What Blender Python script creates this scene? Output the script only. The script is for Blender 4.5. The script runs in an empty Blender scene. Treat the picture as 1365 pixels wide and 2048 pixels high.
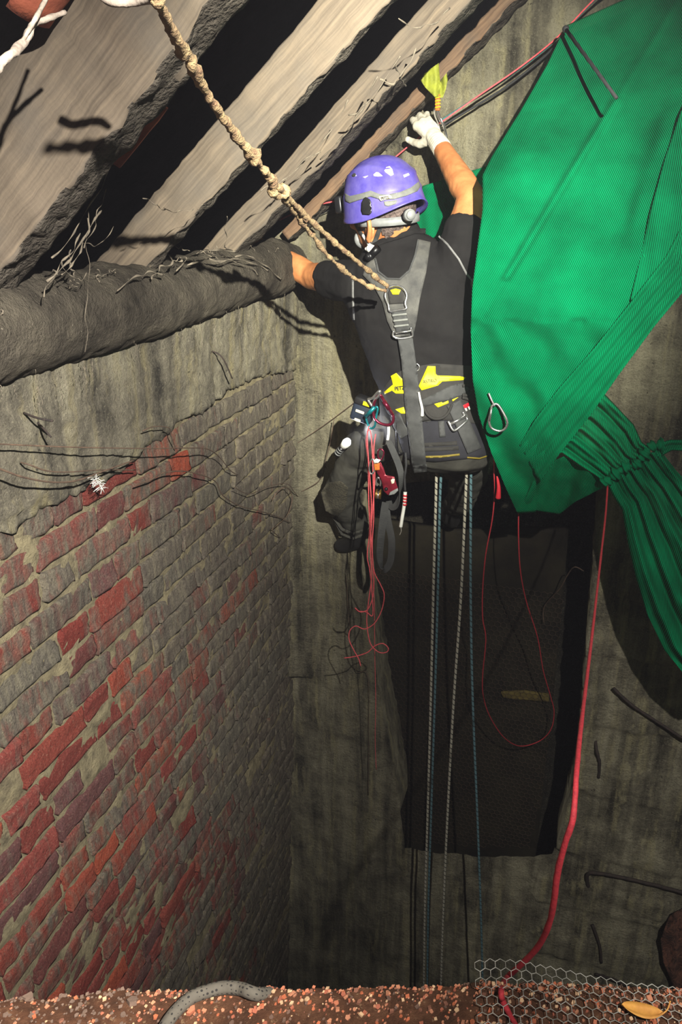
import bpy, bmesh, math, random
import numpy as np
from mathutils import Vector, Matrix, noise
from mathutils.bvhtree import BVHTree
from mathutils.geometry import delaunay_2d_cdt

random.seed(7)
SC = bpy.context.scene
COL = SC.collection
V = Vector
UP = V((0, 0, 1))

# ------------------------------------------------------------------ camera
F = 1538.0
PITCH = math.radians(22.4)
CAM = V((0, 0, 0.8))
cp, sp = math.cos(PITCH), math.sin(PITCH)
FW, CU, CR = V((0, cp, -sp)), V((0, sp, cp)), V((1, 0, 0))
cd = bpy.data.cameras.new('camera')
cam = bpy.data.objects.new('camera', cd)
COL.objects.link(cam)
cam.location = CAM
cam.rotation_euler = (math.pi / 2 - PITCH, 0, 0)
cd.sensor_fit = 'VERTICAL'
cd.sensor_height = 36
cd.lens = F / 2048 * 36
cd.clip_start = 0.02
SC.camera = cam


def ray(x, y):
    return CR * ((x - 682.5) / F) + CU * ((1024 - y) / F) + FW


def hit(x, y, p0, n):
    r = ray(x, y)
    return CAM + r * ((p0 - CAM).dot(n) / r.dot(n))


def depth(p):
    return (p - CAM).dot(FW)


# ------------------------------------------------------------------ the shaft's axes
AZ = math.radians(16.6)
D = V((math.sin(AZ), math.cos(AZ), 0))          # along the left wall, away
E = V((math.cos(AZ), -math.sin(AZ), 0))         # along the far wall, to the right
_r = ray(595, 590)
CT = CAM + _r * (2.95 / math.hypot(_r.x, _r.y))  # top of the far left corner


def FP(x, y, o=0.0):
    """point seen at (x, y), o metres in front of the far wall"""
    return hit(x, y, CT - D * o, D)


CB = FP(575, 1960)
AX = (CT - CB).normalized()
NL = D.cross(AX).normalized()
if NL.dot(E) < 0:
    NL = -NL


def LP(x, y, o=0.0):
    return hit(x, y, CT + NL * o, NL)


def LW(s, t, o=0.0):
    return CT - D * s + AX * t + NL * o


def FWL(u, z, o=0.0):
    return V((CT.x, CT.y, 0)) + E * u + UP * z - D * o


# roof slope
TH = math.radians(41.4)
RR = E * math.cos(TH) + UP * math.sin(TH)
RN = RR.cross(D).normalized()
if RN.z < 0:
    RN = -RN
FOOT = LP(277, 556)


def RP(x, y, o=0.0):
    return hit(x, y, FOOT + RN * o, RN)


# ------------------------------------------------------------------ objects
def setp(o, label=None, cat=None, group=None, kind=None):
    for k, v in (('label', label), ('category', cat), ('group', group), ('kind', kind)):
        if v:
            o[k] = v
    return o


def thing(name, label, cat, loc, group=None):
    o = bpy.data.objects.new(name, None)
    o.empty_display_size = 0.05
    COL.objects.link(o)
    o.location = loc
    return setp(o, label, cat, group)


def obj(name, bm, m, parent=None, smooth=True, label=None, cat=None, group=None, kind=None):
    """bm holds world coordinates; the object's origin goes to its parent's or to its own base"""
    if isinstance(bm, bpy.types.Mesh):
        me = bm
    else:
        me = bpy.data.meshes.new(name)
        bm.to_mesh(me)
        bm.free()
    if parent is None and kind != 'structure':
        co = [v.co for v in me.vertices]
        base = V((sum(c.x for c in co) / len(co), sum(c.y for c in co) / len(co), min(c.z for c in co)))
    elif parent is None:
        base = V((0, 0, 0))
    else:
        base = parent.matrix_basis.translation
        p = parent.parent
        while p is not None:
            base = base + p.matrix_basis.translation
            p = p.parent
    me.transform(Matrix.Translation(-base))
    if smooth:
        me.polygons.foreach_set('use_smooth', [True] * len(me.polygons))
    for mm in (m if isinstance(m, (list, tuple)) else [m]):
        me.materials.append(mm)
    o = bpy.data.objects.new(name, me)
    COL.objects.link(o)
    if parent is None:
        o.location = base
    else:
        o.parent = parent
    return setp(o, label, cat, group, kind)


# ------------------------------------------------------------------ materials
def lin(c):
    c /= 255.0
    return c / 12.92 if c <= 0.04045 else ((c + 0.055) / 1.055) ** 2.4


def rgb(r, g, b):
    return (lin(r), lin(g), lin(b), 1)


class N:
    def __init__(s, name):
        s.m = bpy.data.materials.new(name)
        s.m.use_nodes = True
        s.t = s.m.node_tree
        s.t.nodes.clear()
        s.out = s.t.nodes.new('ShaderNodeOutputMaterial')

    def n(s, typ, inputs=None, **kw):
        nd = s.t.nodes.new('ShaderNode' + typ)
        for k, v in kw.items():
            setattr(nd, k, v)
        for k, v in (inputs or {}).items():
            if isinstance(v, bpy.types.NodeSocket):
                s.t.links.new(v, nd.inputs[k])
            else:
                nd.inputs[k].default_value = v
        return nd

    def coords(s, scale=(1, 1, 1), rot=(0, 0, 0), uv=False):
        tc = s.n('TexCoord')
        mp = s.n('Mapping', {'Vector': tc.outputs['UV' if uv else 'Object'], 'Scale': scale, 'Rotation': rot})
        return mp.outputs[0]

    def noise(s, vec, scale, detail=4, rough=0.55, dist=0.0):
        return s.n('TexNoise', {'Vector': vec, 'Scale': scale, 'Detail': detail, 'Roughness': rough, 'Distortion': dist}).outputs['Fac']

    def ramp(s, fac, stops):
        r = s.n('ValToRGB', {'Fac': fac})
        el = r.color_ramp.elements
        while len(el) > len(stops):
            el.remove(el[-1])
        for i, (p, c) in enumerate(stops):
            e = el[i] if i < len(el) else el.new(p)
            e.position = p
            e.color = c if isinstance(c, tuple) else (c, c, c, 1)
        return r.outputs[0]

    def mix(s, fac, a, b, mode='MIX'):
        x = s.n('Mix', data_type='RGBA', blend_type=mode)
        for sock, v in ((x.inputs[0], fac), (x.inputs[6], a), (x.inputs[7], b)):
            if isinstance(v, bpy.types.NodeSocket):
                s.t.links.new(v, sock)
            else:
                sock.default_value = v
        return x.outputs[2]

    def math(s, op, a, b=0.0, c=0.0):
        return s.n('Math', {0: a, 1: b, 2: c}, operation=op).outputs[0]

    def bump(s, h, strength=0.5, dist=0.01, normal=None):
        i = {'Height': h, 'Strength': strength, 'Distance': dist}
        if normal:
            i['Normal'] = normal
        return s.n('Bump', i).outputs[0]

    def bsdf(s, col, rough=0.8, metal=0.0, normal=None, **kw):
        i = {'Base Color': col, 'Roughness': rough, 'Metallic': metal}
        if normal:
            i['Normal'] = normal
        i.update(kw)
        b = s.n('BsdfPrincipled', i)
        s.t.links.new(b.outputs[0], s.out.inputs[0])
        return b


def simple(name, c1, c2=None, scale=40, rough=0.7, metal=0.0, bump=0.0, bscale=150, bdist=0.002, spec=None):
    k = N(name)
    v = k.coords()
    c2 = c2 or tuple(x * 0.7 for x in c1[:3]) + (1,)
    f = k.noise(v, scale, 5, 0.6)
    col = k.ramp(f, [(0.35, c1), (0.68, c2)])
    nm = k.bump(k.noise(v, bscale, 3), bump, bdist) if bump else None
    kw = {}
    if spec is not None:
        kw['Specular IOR Level'] = spec
    k.bsdf(col, rough, metal, nm, **kw)
    return k.m


def wood_mat(name, c1, c2, c3, dust):
    k = N(name)
    uv = k.coords(uv=True)
    gr = k.n('Mapping', {'Vector': uv, 'Scale': (2.0, 46, 1)}).outputs[0]
    g = k.noise(gr, 2.2, 6, 0.65, 0.15)
    col = k.ramp(g, [(0.25, c2), (0.5, c1), (0.75, c3)])
    big = k.noise(uv, 5, 5, 0.6)
    col = k.mix(k.ramp(big, [(0.45, 0.0), (0.72, 0.75)]), col, dust)
    saw = k.n('TexWave', {'Vector': k.n('Mapping', {'Vector': uv, 'Scale': (1, 0.25, 1)}).outputs[0], 'Scale': 38.0,
                          'Distortion': 1.2, 'Detail': 2.0}, wave_type='BANDS', bands_direction='X').outputs['Fac']
    h = k.math('ADD', k.math('MULTIPLY', g, 1.0), k.math('MULTIPLY', saw, 0.05))
    h = k.math('ADD', h, k.math('MULTIPLY', k.noise(k.coords(), 70, 5, 0.7), 0.5))
    k.bsdf(col, 0.85, 0, k.bump(h, 0.35, 0.003), **{'Specular IOR Level': 0.2})
    return k.m


M = {}
M['wood'] = wood_mat('rafter_wood', rgb(108, 97, 84), rgb(80, 71, 62), rgb(132, 118, 100), rgb(90, 85, 79))
M['old_wood'] = wood_mat('weathered_batten_wood', rgb(116, 92, 72), rgb(74, 56, 44), rgb(146, 120, 94), rgb(84, 76, 68))


def log_mat():
    k = N('dusty_log')
    v = k.coords()
    g = k.noise(v, 9, 7, 0.65, 0.3)
    col = k.ramp(g, [(0.3, rgb(56, 52, 47)), (0.5, rgb(88, 82, 73)), (0.7, rgb(112, 105, 92))])
    sp_ = k.ramp(k.noise(v, 130, 3), [(0.7, 0.0), (0.76, 1.0)])
    col = k.mix(k.math('MULTIPLY', sp_, 0.8), col, rgb(178, 168, 150))
    h = k.math('ADD', k.noise(v, 22, 8, 0.7), k.math('MULTIPLY', k.noise(v, 120, 4, 0.7), 0.5))
    k.bsdf(col, 0.95, 0, k.bump(h, 1.0, 0.03), **{'Specular IOR Level': 0.1})
    return k.m


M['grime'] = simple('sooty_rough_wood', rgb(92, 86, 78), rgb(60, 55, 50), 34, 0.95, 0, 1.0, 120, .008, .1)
M['log'] = log_mat()


def brick_mat():
    k = N('old_brick')
    v = k.coords()
    a = k.n('Attribute', attribute_name='bcol').outputs['Color']
    du = k.n('Attribute', attribute_name='dust').outputs['Fac']
    fine = k.noise(v, 60, 6, 0.7)
    a = k.mix(k.ramp(fine, [(0.35, 0.0), (0.75, 0.35)]), a, rgb(120, 62, 50))
    st = k.n('Mapping', {'Vector': v, 'Scale': (9, 9, 1.3)}).outputs[0]
    streak = k.noise(st, 4.0, 7, 0.68, 0.3)
    blot = k.noise(v, 11, 6, 0.65)
    f = k.math('ADD', k.math('MULTIPLY', streak, 0.62), k.math('MULTIPLY', blot, 0.38))
    f = k.math('ADD', f, k.math('SUBTRACT', du, 0.5))
    f = k.ramp(f, [(0.42, 0.0), (0.60, 0.95)])
    dust = k.ramp(k.noise(st, 7, 5, 0.6), [(0.3, rgb(84, 80, 74)), (0.5, rgb(112, 108, 97)), (0.72, rgb(140, 134, 114))])
    col = k.mix(f, a, dust)
    gr = k.noise(v, 240, 3, 0.7)
    col = k.mix(k.ramp(gr, [(0.36, 0.45), (0.46, 0.0)]), col, rgb(52, 46, 42))
    col = k.mix(k.ramp(gr, [(0.58, 0.0), (0.70, 0.4)]), col, rgb(178, 168, 146))
    h = k.math('ADD', k.noise(v, 55, 8, 0.72), k.math('MULTIPLY', k.noise(v, 14, 4), 1.2))
    k.bsdf(col, 0.9, 0, k.bump(h, 1.0, 0.016), **{'Specular IOR Level': 0.15})
    return k.m


def mortar_mat():
    k = N('lime_mortar')
    v = k.coords()
    g = k.noise(v, 26, 8, 0.7)
    col = k.ramp(g, [(0.3, rgb(116, 108, 90)), (0.5, rgb(164, 153, 124)), (0.7, rgb(196, 183, 146))])
    k.bsdf(col, 0.95, 0, k.bump(k.noise(v, 70, 8, 0.75), 1.0, 0.025), **{'Specular IOR Level': 0.1})
    return k.m


def concrete_mat(name, dark, mid, light, yellow, streaky=0.5, bscale=60):
    k = N(name)
    v = k.coords()
    st = k.n('Mapping', {'Vector': v, 'Scale': (10, 10, 0.7)}).outputs[0]
    s_ = k.noise(st, 1.6, 8, 0.62, 0.2)
    b = k.noise(v, 4.5, 8, 0.66, 0.4)
    f = k.math('ADD', k.math('MULTIPLY', s_, streaky), k.math('MULTIPLY', b, 1 - streaky))
    col = k.ramp(f, [(0.38, dark), (0.49, mid), (0.60, light)])
    yl = k.ramp(k.noise(st, 2.6, 6, 0.6), [(0.52, 0.0), (0.72, 0.75)])
    col = k.mix(yl, col, yellow)
    fl = k.ramp(k.noise(v, 90, 4, 0.6), [(0.62, 0.0), (0.72, 0.8)])
    col = k.mix(k.math('MULTIPLY', fl, k.ramp(b, [(0.45, 0.0), (0.6, 1.0)])), col, rgb(186, 176, 146))
    gr = k.noise(v, 190, 4, 0.75)
    col = k.mix(k.ramp(gr, [(0.34, 0.4), (0.44, 0.0)]), col, rgb(66, 61, 54))
    col = k.mix(k.ramp(gr, [(0.56, 0.0), (0.68, 0.5)]), col, rgb(200, 192, 164))
    pit = k.ramp(k.noise(v, 60, 4, 0.6), [(0.28, 0.75), (0.34, 0.0)])
    col = k.mix(pit, col, rgb(48, 44, 38))
    h = k.math('ADD', k.noise(v, bscale, 8, 0.75), k.math('MULTIPLY', k.noise(v, 12, 5), 1.0))
    k.bsdf(col, 0.95, 0, k.bump(h, 1.0, 0.03), **{'Specular IOR Level': 0.1})
    return k.m


M['brick'] = brick_mat()
M['mortar'] = mortar_mat()
M['plaster'] = concrete_mat('stained_render', rgb(74, 71, 66), rgb(136, 130, 115), rgb(178, 171, 148), rgb(184, 172, 130))
M['concrete'] = concrete_mat('rough_concrete', rgb(84, 80, 70), rgb(144, 138, 118), rgb(188, 181, 154), rgb(206, 196, 152), 0.55)
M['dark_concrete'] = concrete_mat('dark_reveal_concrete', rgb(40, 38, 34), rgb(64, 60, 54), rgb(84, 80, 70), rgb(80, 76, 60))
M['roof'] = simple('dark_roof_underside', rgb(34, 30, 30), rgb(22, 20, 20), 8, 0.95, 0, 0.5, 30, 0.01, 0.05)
M['tile'] = simple('terracotta_tile', rgb(170, 92, 66), rgb(140, 70, 52), 30, 0.85, 0, 0.4)
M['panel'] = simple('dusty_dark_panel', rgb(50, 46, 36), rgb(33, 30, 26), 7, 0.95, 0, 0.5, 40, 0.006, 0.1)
M['foam'] = simple('yellowed_foam', rgb(104, 90, 38), rgb(70, 60, 28), 30, 0.9)
M['wire'] = simple('galvanised_wire', rgb(190, 186, 176), rgb(130, 126, 118), 60, 0.5, 0.3)
M['rust_wire'] = simple('rusty_wire', rgb(104, 84, 68), rgb(66, 52, 44), 60, 0.85)
M['rebar'] = simple('rusty_rebar', rgb(58, 46, 40), rgb(36, 31, 29), 60, 0.85, 0, 0.5)
M['rust_earth'] = simple('rusty_rubble', rgb(104, 66, 50), rgb(66, 44, 36), 20, 0.95, 0, 1.0, 60, 0.02)
M['cobweb'] = simple('dusty_cobweb', rgb(130, 120, 104), rgb(92, 84, 74), 60, 0.95)
M['twig'] = simple('grey_twig', rgb(186, 172, 158), rgb(120, 108, 98), 50, 0.85, 0, 0.6)
M['strand'] = simple('cobwebbed_cord', rgb(172, 148, 108), rgb(112, 84, 64), 45, 0.95, 0, 1.0, 220, 0.004)
M['strand_red'] = simple('brown_cord', rgb(150, 112, 84), rgb(96, 64, 52), 60, 0.95, 0, 1.0, 220, 0.003)
M['skin'] = simple('skin', rgb(200, 134, 84), rgb(178, 112, 68), 22, 0.5, 0, 0.25, 260, 0.002)
M['hair'] = simple('dark_greying_hair', rgb(58, 46, 42), rgb(120, 104, 98), 160, 0.7, 0, 0.9, 300, 0.004)
M['shirt'] = simple('black_cotton', rgb(31, 30, 30), rgb(24, 23, 24), 9, 0.9, 0, 0.25, 500, 0.001, 0.15)
M['shirt_seam'] = simple('grey_piping', rgb(120, 120, 120), rgb(96, 96, 96), 30, 0.8)
M['trouser'] = simple('grey_black_work_cloth', rgb(76, 75, 69), rgb(56, 55, 52), 12, 0.9, 0, 0.4, 400, 0.001, 0.15)
M['seat'] = simple('navy_seat_cloth', rgb(32, 32, 40), rgb(24, 24, 31), 20, 0.85, 0, 0.3, 400, 0.001)
M['web'] = simple('charcoal_webbing', rgb(62, 63, 63), rgb(47, 48, 49), 30, 0.75, 0, 0.5, 600, 0.001)
M['pad'] = simple('dusty_grey_padding', rgb(84, 83, 79), rgb(52, 52, 52), 22, 0.75, 0, 0.5, 300, 0.001)
M['belt'] = simple('black_padded_belt', rgb(44, 42, 40), rgb(32, 31, 30), 30, 0.85, 0, 0.5, 500, 0.001)
M['yellow'] = simple('bright_yellow_panel', rgb(238, 226, 14), rgb(222, 206, 8), 20, 0.55)
M['olive_gold'] = simple('mustard_trim', rgb(140, 122, 36), rgb(100, 88, 30), 20, 0.7)
M['ink'] = simple('black_print', rgb(30, 28, 20), rgb(24, 22, 18), 20, 0.7)
M['steel'] = simple('brushed_steel', rgb(205, 205, 205), rgb(160, 160, 162), 60, 0.3, 0.9)
M['dark_metal'] = simple('black_anodised_metal', rgb(38, 38, 40), rgb(26, 26, 28), 50, 0.35, 0.6)
M['maroon_metal'] = simple('maroon_anodised_metal', rgb(130, 34, 62), rgb(96, 22, 44), 50, 0.3, 0.7)
M['red_metal'] = simple('dark_red_plate', rgb(136, 30, 48), rgb(100, 20, 34), 50, 0.4, 0.4)
M['teal_metal'] = simple('teal_anodised_metal', rgb(30, 140, 150), rgb(20, 104, 116), 50, 0.3, 0.6)
M['brass'] = simple('brass', rgb(190, 150, 80), rgb(140, 104, 54), 50, 0.35, 0.9)
M['purple'] = simple('dusty_purple_helmet', rgb(74, 64, 158), rgb(110, 102, 176), 16, 0.36, 0, 0.1, 90, 0.001)
M['foam_white'] = simple('cream_liner_foam', rgb(226, 220, 196), rgb(206, 198, 172), 30, 0.7)
M['grey_strap'] = simple('grey_elastic', rgb(124, 126, 122), rgb(96, 98, 96), 24, 0.7, 0, 0.3, 400, 0.001)
M['grey_plastic'] = simple('grey_plastic', rgb(140, 142, 142), rgb(112, 114, 114), 24, 0.5)
M['black_plastic'] = simple('black_plastic', rgb(34, 34, 36), rgb(24, 24, 26), 24, 0.35)
M['blue_plastic'] = simple('dark_blue_plastic', rgb(34, 44, 60), rgb(26, 32, 44), 24, 0.5)
M['white_plastic'] = simple('white_plastic', rgb(222, 222, 216), rgb(190, 190, 184), 24, 0.5)
M['red_plastic'] = simple('red_plastic', rgb(196, 40, 52), rgb(160, 28, 40), 24, 0.5)
M['glove'] = simple('white_knit_glove', rgb(214, 208, 192), rgb(176, 168, 150), 26, 0.85, 0, 0.5, 500, 0.001)
M['boot'] = simple('black_boot_leather', rgb(30, 29, 29), rgb(22, 21, 21), 24, 0.6)
M['sole'] = simple('tread_rubber', rgb(74, 70, 56), rgb(50, 47, 40), 120, 0.9, 0, 1.0, 140, 0.004)
M['red_cord'] = simple('red_cord', rgb(186, 46, 56), rgb(150, 34, 44), 200, 0.75, 0, 0.5, 700, 0.001)
M['pink_cord'] = simple('pinkish_red_cord', rgb(226, 96, 100), rgb(190, 66, 74), 200, 0.75, 0, 0.5, 700, 0.001)
M['sling'] = simple('yellow_green_tape', rgb(148, 154, 46), rgb(116, 122, 38), 40, 0.75, 0, 0.3, 400, 0.001)
M['orange'] = simple('orange_stitching', rgb(196, 110, 30), rgb(150, 76, 20), 200, 0.7)
M['leaf'] = simple('dry_yellow_leaf', rgb(216, 156, 70), rgb(176, 116, 52), 60, 0.7)
M['feather'] = simple('white_feather', rgb(236, 234, 228), rgb(214, 212, 206), 60, 0.7)
M['teal_cord'] = simple('teal_cord', rgb(60, 110, 108), rgb(40, 80, 80), 200, 0.75)
M['black_cord_and_shadow'] = simple('black_cord_and_shadow', rgb(40, 40, 42), rgb(28, 28, 30), 200, 0.75)  # for real black cords and for the shadow stand-ins near the net


def rope_mat(name, base, fleck, pitch=0.022, duty=0.2, hands=1):
    k = N(name)
    uv = k.n('TexCoord').outputs['UV']
    s_ = k.n('SeparateXYZ', {0: uv})
    f = k.math('FRACT', k.math('ADD', k.math('DIVIDE', s_.outputs[0], pitch), k.math('MULTIPLY', s_.outputs[1], float(hands))))
    m_ = k.math('LESS_THAN', f, duty)
    wv = k.math('SINE', k.math('ADD', k.math('MULTIPLY', s_.outputs[0], 2200.0), k.math('MULTIPLY', s_.outputs[1], 37.0)))
    col = k.mix(m_, k.mix(k.noise(k.coords(), 90, 4), base, tuple(x * 0.72 for x in base[:3]) + (1,)), fleck)
    k.bsdf(col, 0.85, 0, k.bump(wv, 0.35, 0.0008), **{'Specular IOR Level': 0.2})
    return k.m


M['rope_white'] = rope_mat('pale_static_rope', rgb(176, 172, 156), rgb(48, 48, 48))
M['rope_blue'] = rope_mat('blue_grey_static_rope', rgb(92, 124, 132), rgb(40, 52, 58))


def fleck_mat():
    k = N('grey_flecked_rope')
    uv = k.n('Mapping', {'Vector': k.n('TexCoord').outputs['UV'], 'Scale': (170, 9, 1)}).outputs[0]
    vo = k.n('TexVoronoi', {'Vector': uv, 'Scale': 1.0, 'Randomness': .35}).outputs['Distance']
    col = k.mix(k.math('LESS_THAN', vo, .27), k.mix(k.noise(k.coords(), 90, 4), rgb(98, 92, 82), rgb(74, 69, 62)), rgb(36, 33, 31))
    k.bsdf(col, .9, 0, k.bump(vo, .4, .001))
    return k.m


M['rope_fleck'] = fleck_mat()


def net_mat():
    k = N('green_debris_net')
    uv = k.n('TexCoord').outputs['UV']
    w1 = k.n('TexWave', {'Vector': uv, 'Scale': 105.0, 'Distortion': 0.5, 'Detail': 1.0}, wave_type='BANDS', bands_direction='DIAGONAL').outputs['Fac']
    nz = k.noise(uv, 900, 2, 0.6)
    big = k.noise(k.coords(), 5, 4)
    col = k.ramp(k.math('ADD', k.math('MULTIPLY', w1, 0.35), k.math('MULTIPLY', big, 0.65)),
                 [(0.25, rgb(0, 70, 44)), (0.5, rgb(0, 114, 73)), (0.78, rgb(0, 158, 102))])
    bmp = k.bump(k.math('ADD', w1, k.math('MULTIPLY', nz, 0.4)), 0.35, 0.002)
    df = k.n('BsdfDiffuse', {'Color': col, 'Normal': bmp})
    tl = k.n('BsdfTranslucent', {'Color': col})
    mx = k.n('MixShader', {0: 0.28, 1: df.outputs[0], 2: tl.outputs[0]})
    tr = k.n('BsdfTransparent', {'Color': (0.75, 0.95, 0.85, 1)})
    al = k.math('ADD', 0.68, k.math('MULTIPLY', w1, 0.14))
    fx = k.n('MixShader', {0: al, 1: tr.outputs[0], 2: mx.outputs[0]})
    k.t.links.new(fx.outputs[0], k.out.inputs[0])
    return k.m


M['net'] = net_mat()


def emit(name, col, s):
    k = N(name)
    e = k.n('Emission', {'Color': col, 'Strength': s})
    k.t.links.new(e.outputs[0], k.out.inputs[0])
    return k.m


M['lens'] = emit('lit_torch_lens', (0.88, 0.9, 1.0, 1), 30)


def soil_mat():
    k = N('brick_dust_soil')
    v = k.coords()
    g = k.noise(v, 24, 8, 0.7)
    col = k.ramp(g, [(0.3, rgb(74, 54, 44)), (0.5, rgb(120, 82, 62)), (0.7, rgb(158, 112, 84))])
    f = k.ramp(k.noise(v, 160, 3, 0.6), [(0.62, 0.0), (0.7, 1.0)])
    col = k.mix(k.math('MULTIPLY', f, 0.7), col, rgb(196, 160, 124))
    k.bsdf(col, 0.95, 0, k.bump(k.noise(v, 130, 8, 0.8), 1.0, 0.012), **{'Specular IOR Level': 0.1})
    return k.m


M['soil'] = soil_mat()


def chip_mat():
    k = N('terracotta_chips')
    a = k.n('Attribute', attribute_name='bcol').outputs['Color']
    k.bsdf(a, 0.9, 0, k.bump(k.noise(k.coords(), 200, 4), 0.5, 0.002))
    return k.m


M['chips'] = chip_mat()


# ------------------------------------------------------------------ shape helpers
def nz(p, s, seed=0.0, octv=3):
    return noise.fractal(V((p[0] * s + seed, p[1] * s + seed * 1.7, p[2] * s - seed)), 1.0, 2.0, octv)


def in_poly(x, y, poly):
    c = False
    j = len(poly) - 1
    for i in range(len(poly)):
        xi, yi = poly[i]
        xj, yj = poly[j]
        if (yi > y) != (yj > y) and x < (xj - xi) * (y - yi) / (yj - yi) + xi:
            c = not c
        j = i
    return c


def densify(poly, step, closed=True):
    out = []
    n = len(poly)
    for i in range(n if closed else n - 1):
        a, b = poly[i], poly[(i + 1) % n]
        k = max(1, int(math.hypot(b[0] - a[0], b[1] - a[1]) / step))
        for j in range(k):
            t = j / k
            out.append((a[0] + (b[0] - a[0]) * t, a[1] + (b[1] - a[1]) * t))
    if not closed:
        out.append(poly[-1])
    return out


def fill(poly, step, holes=()):
    """2-D triangulation of a polygon with holes, with interior points; returns verts, tris"""
    pts, edges = [], []
    for lp in (poly,) + tuple(holes):
        d = densify(lp, step)
        b = len(pts)
        pts += [V(p) for p in d]
        edges += [(b + i, b + (i + 1) % len(d)) for i in range(len(d))]
    nb = len(pts)
    xs = [p[0] for p in poly]
    ys = [p[1] for p in poly]
    bd = np.array([(p.x, p.y) for p in pts])
    y = min(ys) + step * 0.5
    r = 0
    while y < max(ys):
        x = min(xs) + step * (0.5 if r % 2 else 0.99)
        while x < max(xs):
            if in_poly(x, y, poly) and not any(in_poly(x, y, h) for h in holes):
                if ((bd - (x, y)) ** 2).sum(1).min() > (step * 0.45) ** 2:
                    pts.append(V((x, y)))
            x += step
        y += step * 0.87
        r += 1
    res = delaunay_2d_cdt(pts, edges, [], 0, 1e-7)
    vs, fs = res[0], res[2]
    out = []
    for f in fs:
        cx = sum(vs[i].x for i in f) / len(f)
        cy = sum(vs[i].y for i in f) / len(f)
        if in_poly(cx, cy, poly) and not any(in_poly(cx, cy, h) for h in holes):
            out.append(tuple(f))
    return [(v.x, v.y) for v in vs], out


def shell(top, bot, tris):
    """closed slab out of matching top and bottom points"""
    bm = bmesh.new()
    tv = [bm.verts.new(p) for p in top]
    bv = [bm.verts.new(p) for p in bot]
    cnt = {}
    for f in tris:
        try:
            bm.faces.new([tv[i] for i in f])
            bm.faces.new([bv[i] for i in reversed(f)])
        except ValueError:
            continue
        for i in range(len(f)):
            a, b = f[i], f[(i + 1) % len(f)]
            cnt[(a, b)] = 1
    for (a, b) in cnt:
        if (b, a) not in cnt:
            try:
                bm.faces.new((tv[b], tv[a], bv[a], bv[b]))
            except ValueError:
                pass
    loose = [v for v in bm.verts if not v.link_faces]
    for v in loose:
        bm.verts.remove(v)
    bmesh.ops.recalc_face_normals(bm, faces=bm.faces[:])
    return bm


def cast(bvh, x, y, default=None):
    r = ray(x, y).normalized()
    loc, nrm, i, dist = bvh.ray_cast(CAM, r)
    return loc


def drape_pts(pts, bvh, fallback_o=0.5):
    """seat pixel points on a surface; where the surface ends, carry on at its nearest distance"""
    hits = []
    for x, y in pts:
        hits.append(cast(bvh, x, y))
    good = [(pts[i], (hits[i] - CAM).length) for i in range(len(pts)) if hits[i] is not None]
    out = []
    for i, (x, y) in enumerate(pts):
        if hits[i] is not None:
            out.append(hits[i])
        elif good:
            g = min(good, key=lambda q: (q[0][0] - x) ** 2 + (q[0][1] - y) ** 2)
            out.append(CAM + ray(x, y).normalized() * g[1])
        else:
            out.append(FP(x, y, fallback_o))
    return out


def drape(poly, bvh, off=0.0, thick=0.004, step=6):
    pts, tris = fill(poly, step)
    p3 = drape_pts(pts, bvh)
    top = [p + (CAM - p).normalized() * (off + thick) for p in p3]
    bot = [p + (CAM - p).normalized() * (off - 0.004) for p in p3]
    return shell(top, bot, tris)


def band_poly(line, w):
    """polygon round a pixel polyline; w a width or one per point"""
    n = len(line)
    ws = [w] * n if not isinstance(w, (list, tuple)) else w
    le, ri = [], []
    for i in range(n):
        a = line[max(0, i - 1)]
        b = line[min(n - 1, i + 1)]
        dx, dy = b[0] - a[0], b[1] - a[1]
        l = math.hypot(dx, dy) or 1
        nx, ny = -dy / l, dx / l
        le.append((line[i][0] + nx * ws[i] / 2, line[i][1] + ny * ws[i] / 2))
        ri.append((line[i][0] - nx * ws[i] / 2, line[i][1] - ny * ws[i] / 2))
    return le + ri[::-1]


def catmull(pts, per=6, closed=False):
    n = len(pts)
    if n < 3:
        return [V(p) for p in pts]
    out = []
    rng = range(n if closed else n - 1)
    for i in rng:
        g = (lambda k: V(pts[k % n])) if closed else (lambda k: V(pts[min(max(k, 0), n - 1)]))
        p0, p1, p2, p3 = g(i - 1), g(i), g(i + 1), g(i + 2)
        for j in range(per):
            t = j / per
            out.append(0.5 * ((2 * p1) + (p2 - p0) * t + (2 * p0 - 5 * p1 + 4 * p2 - p3) * t * t + (3 * p1 - p0 - 3 * p2 + p3) * t ** 3))
    if not closed:
        out.append(V(pts[-1]))
    return out


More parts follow.
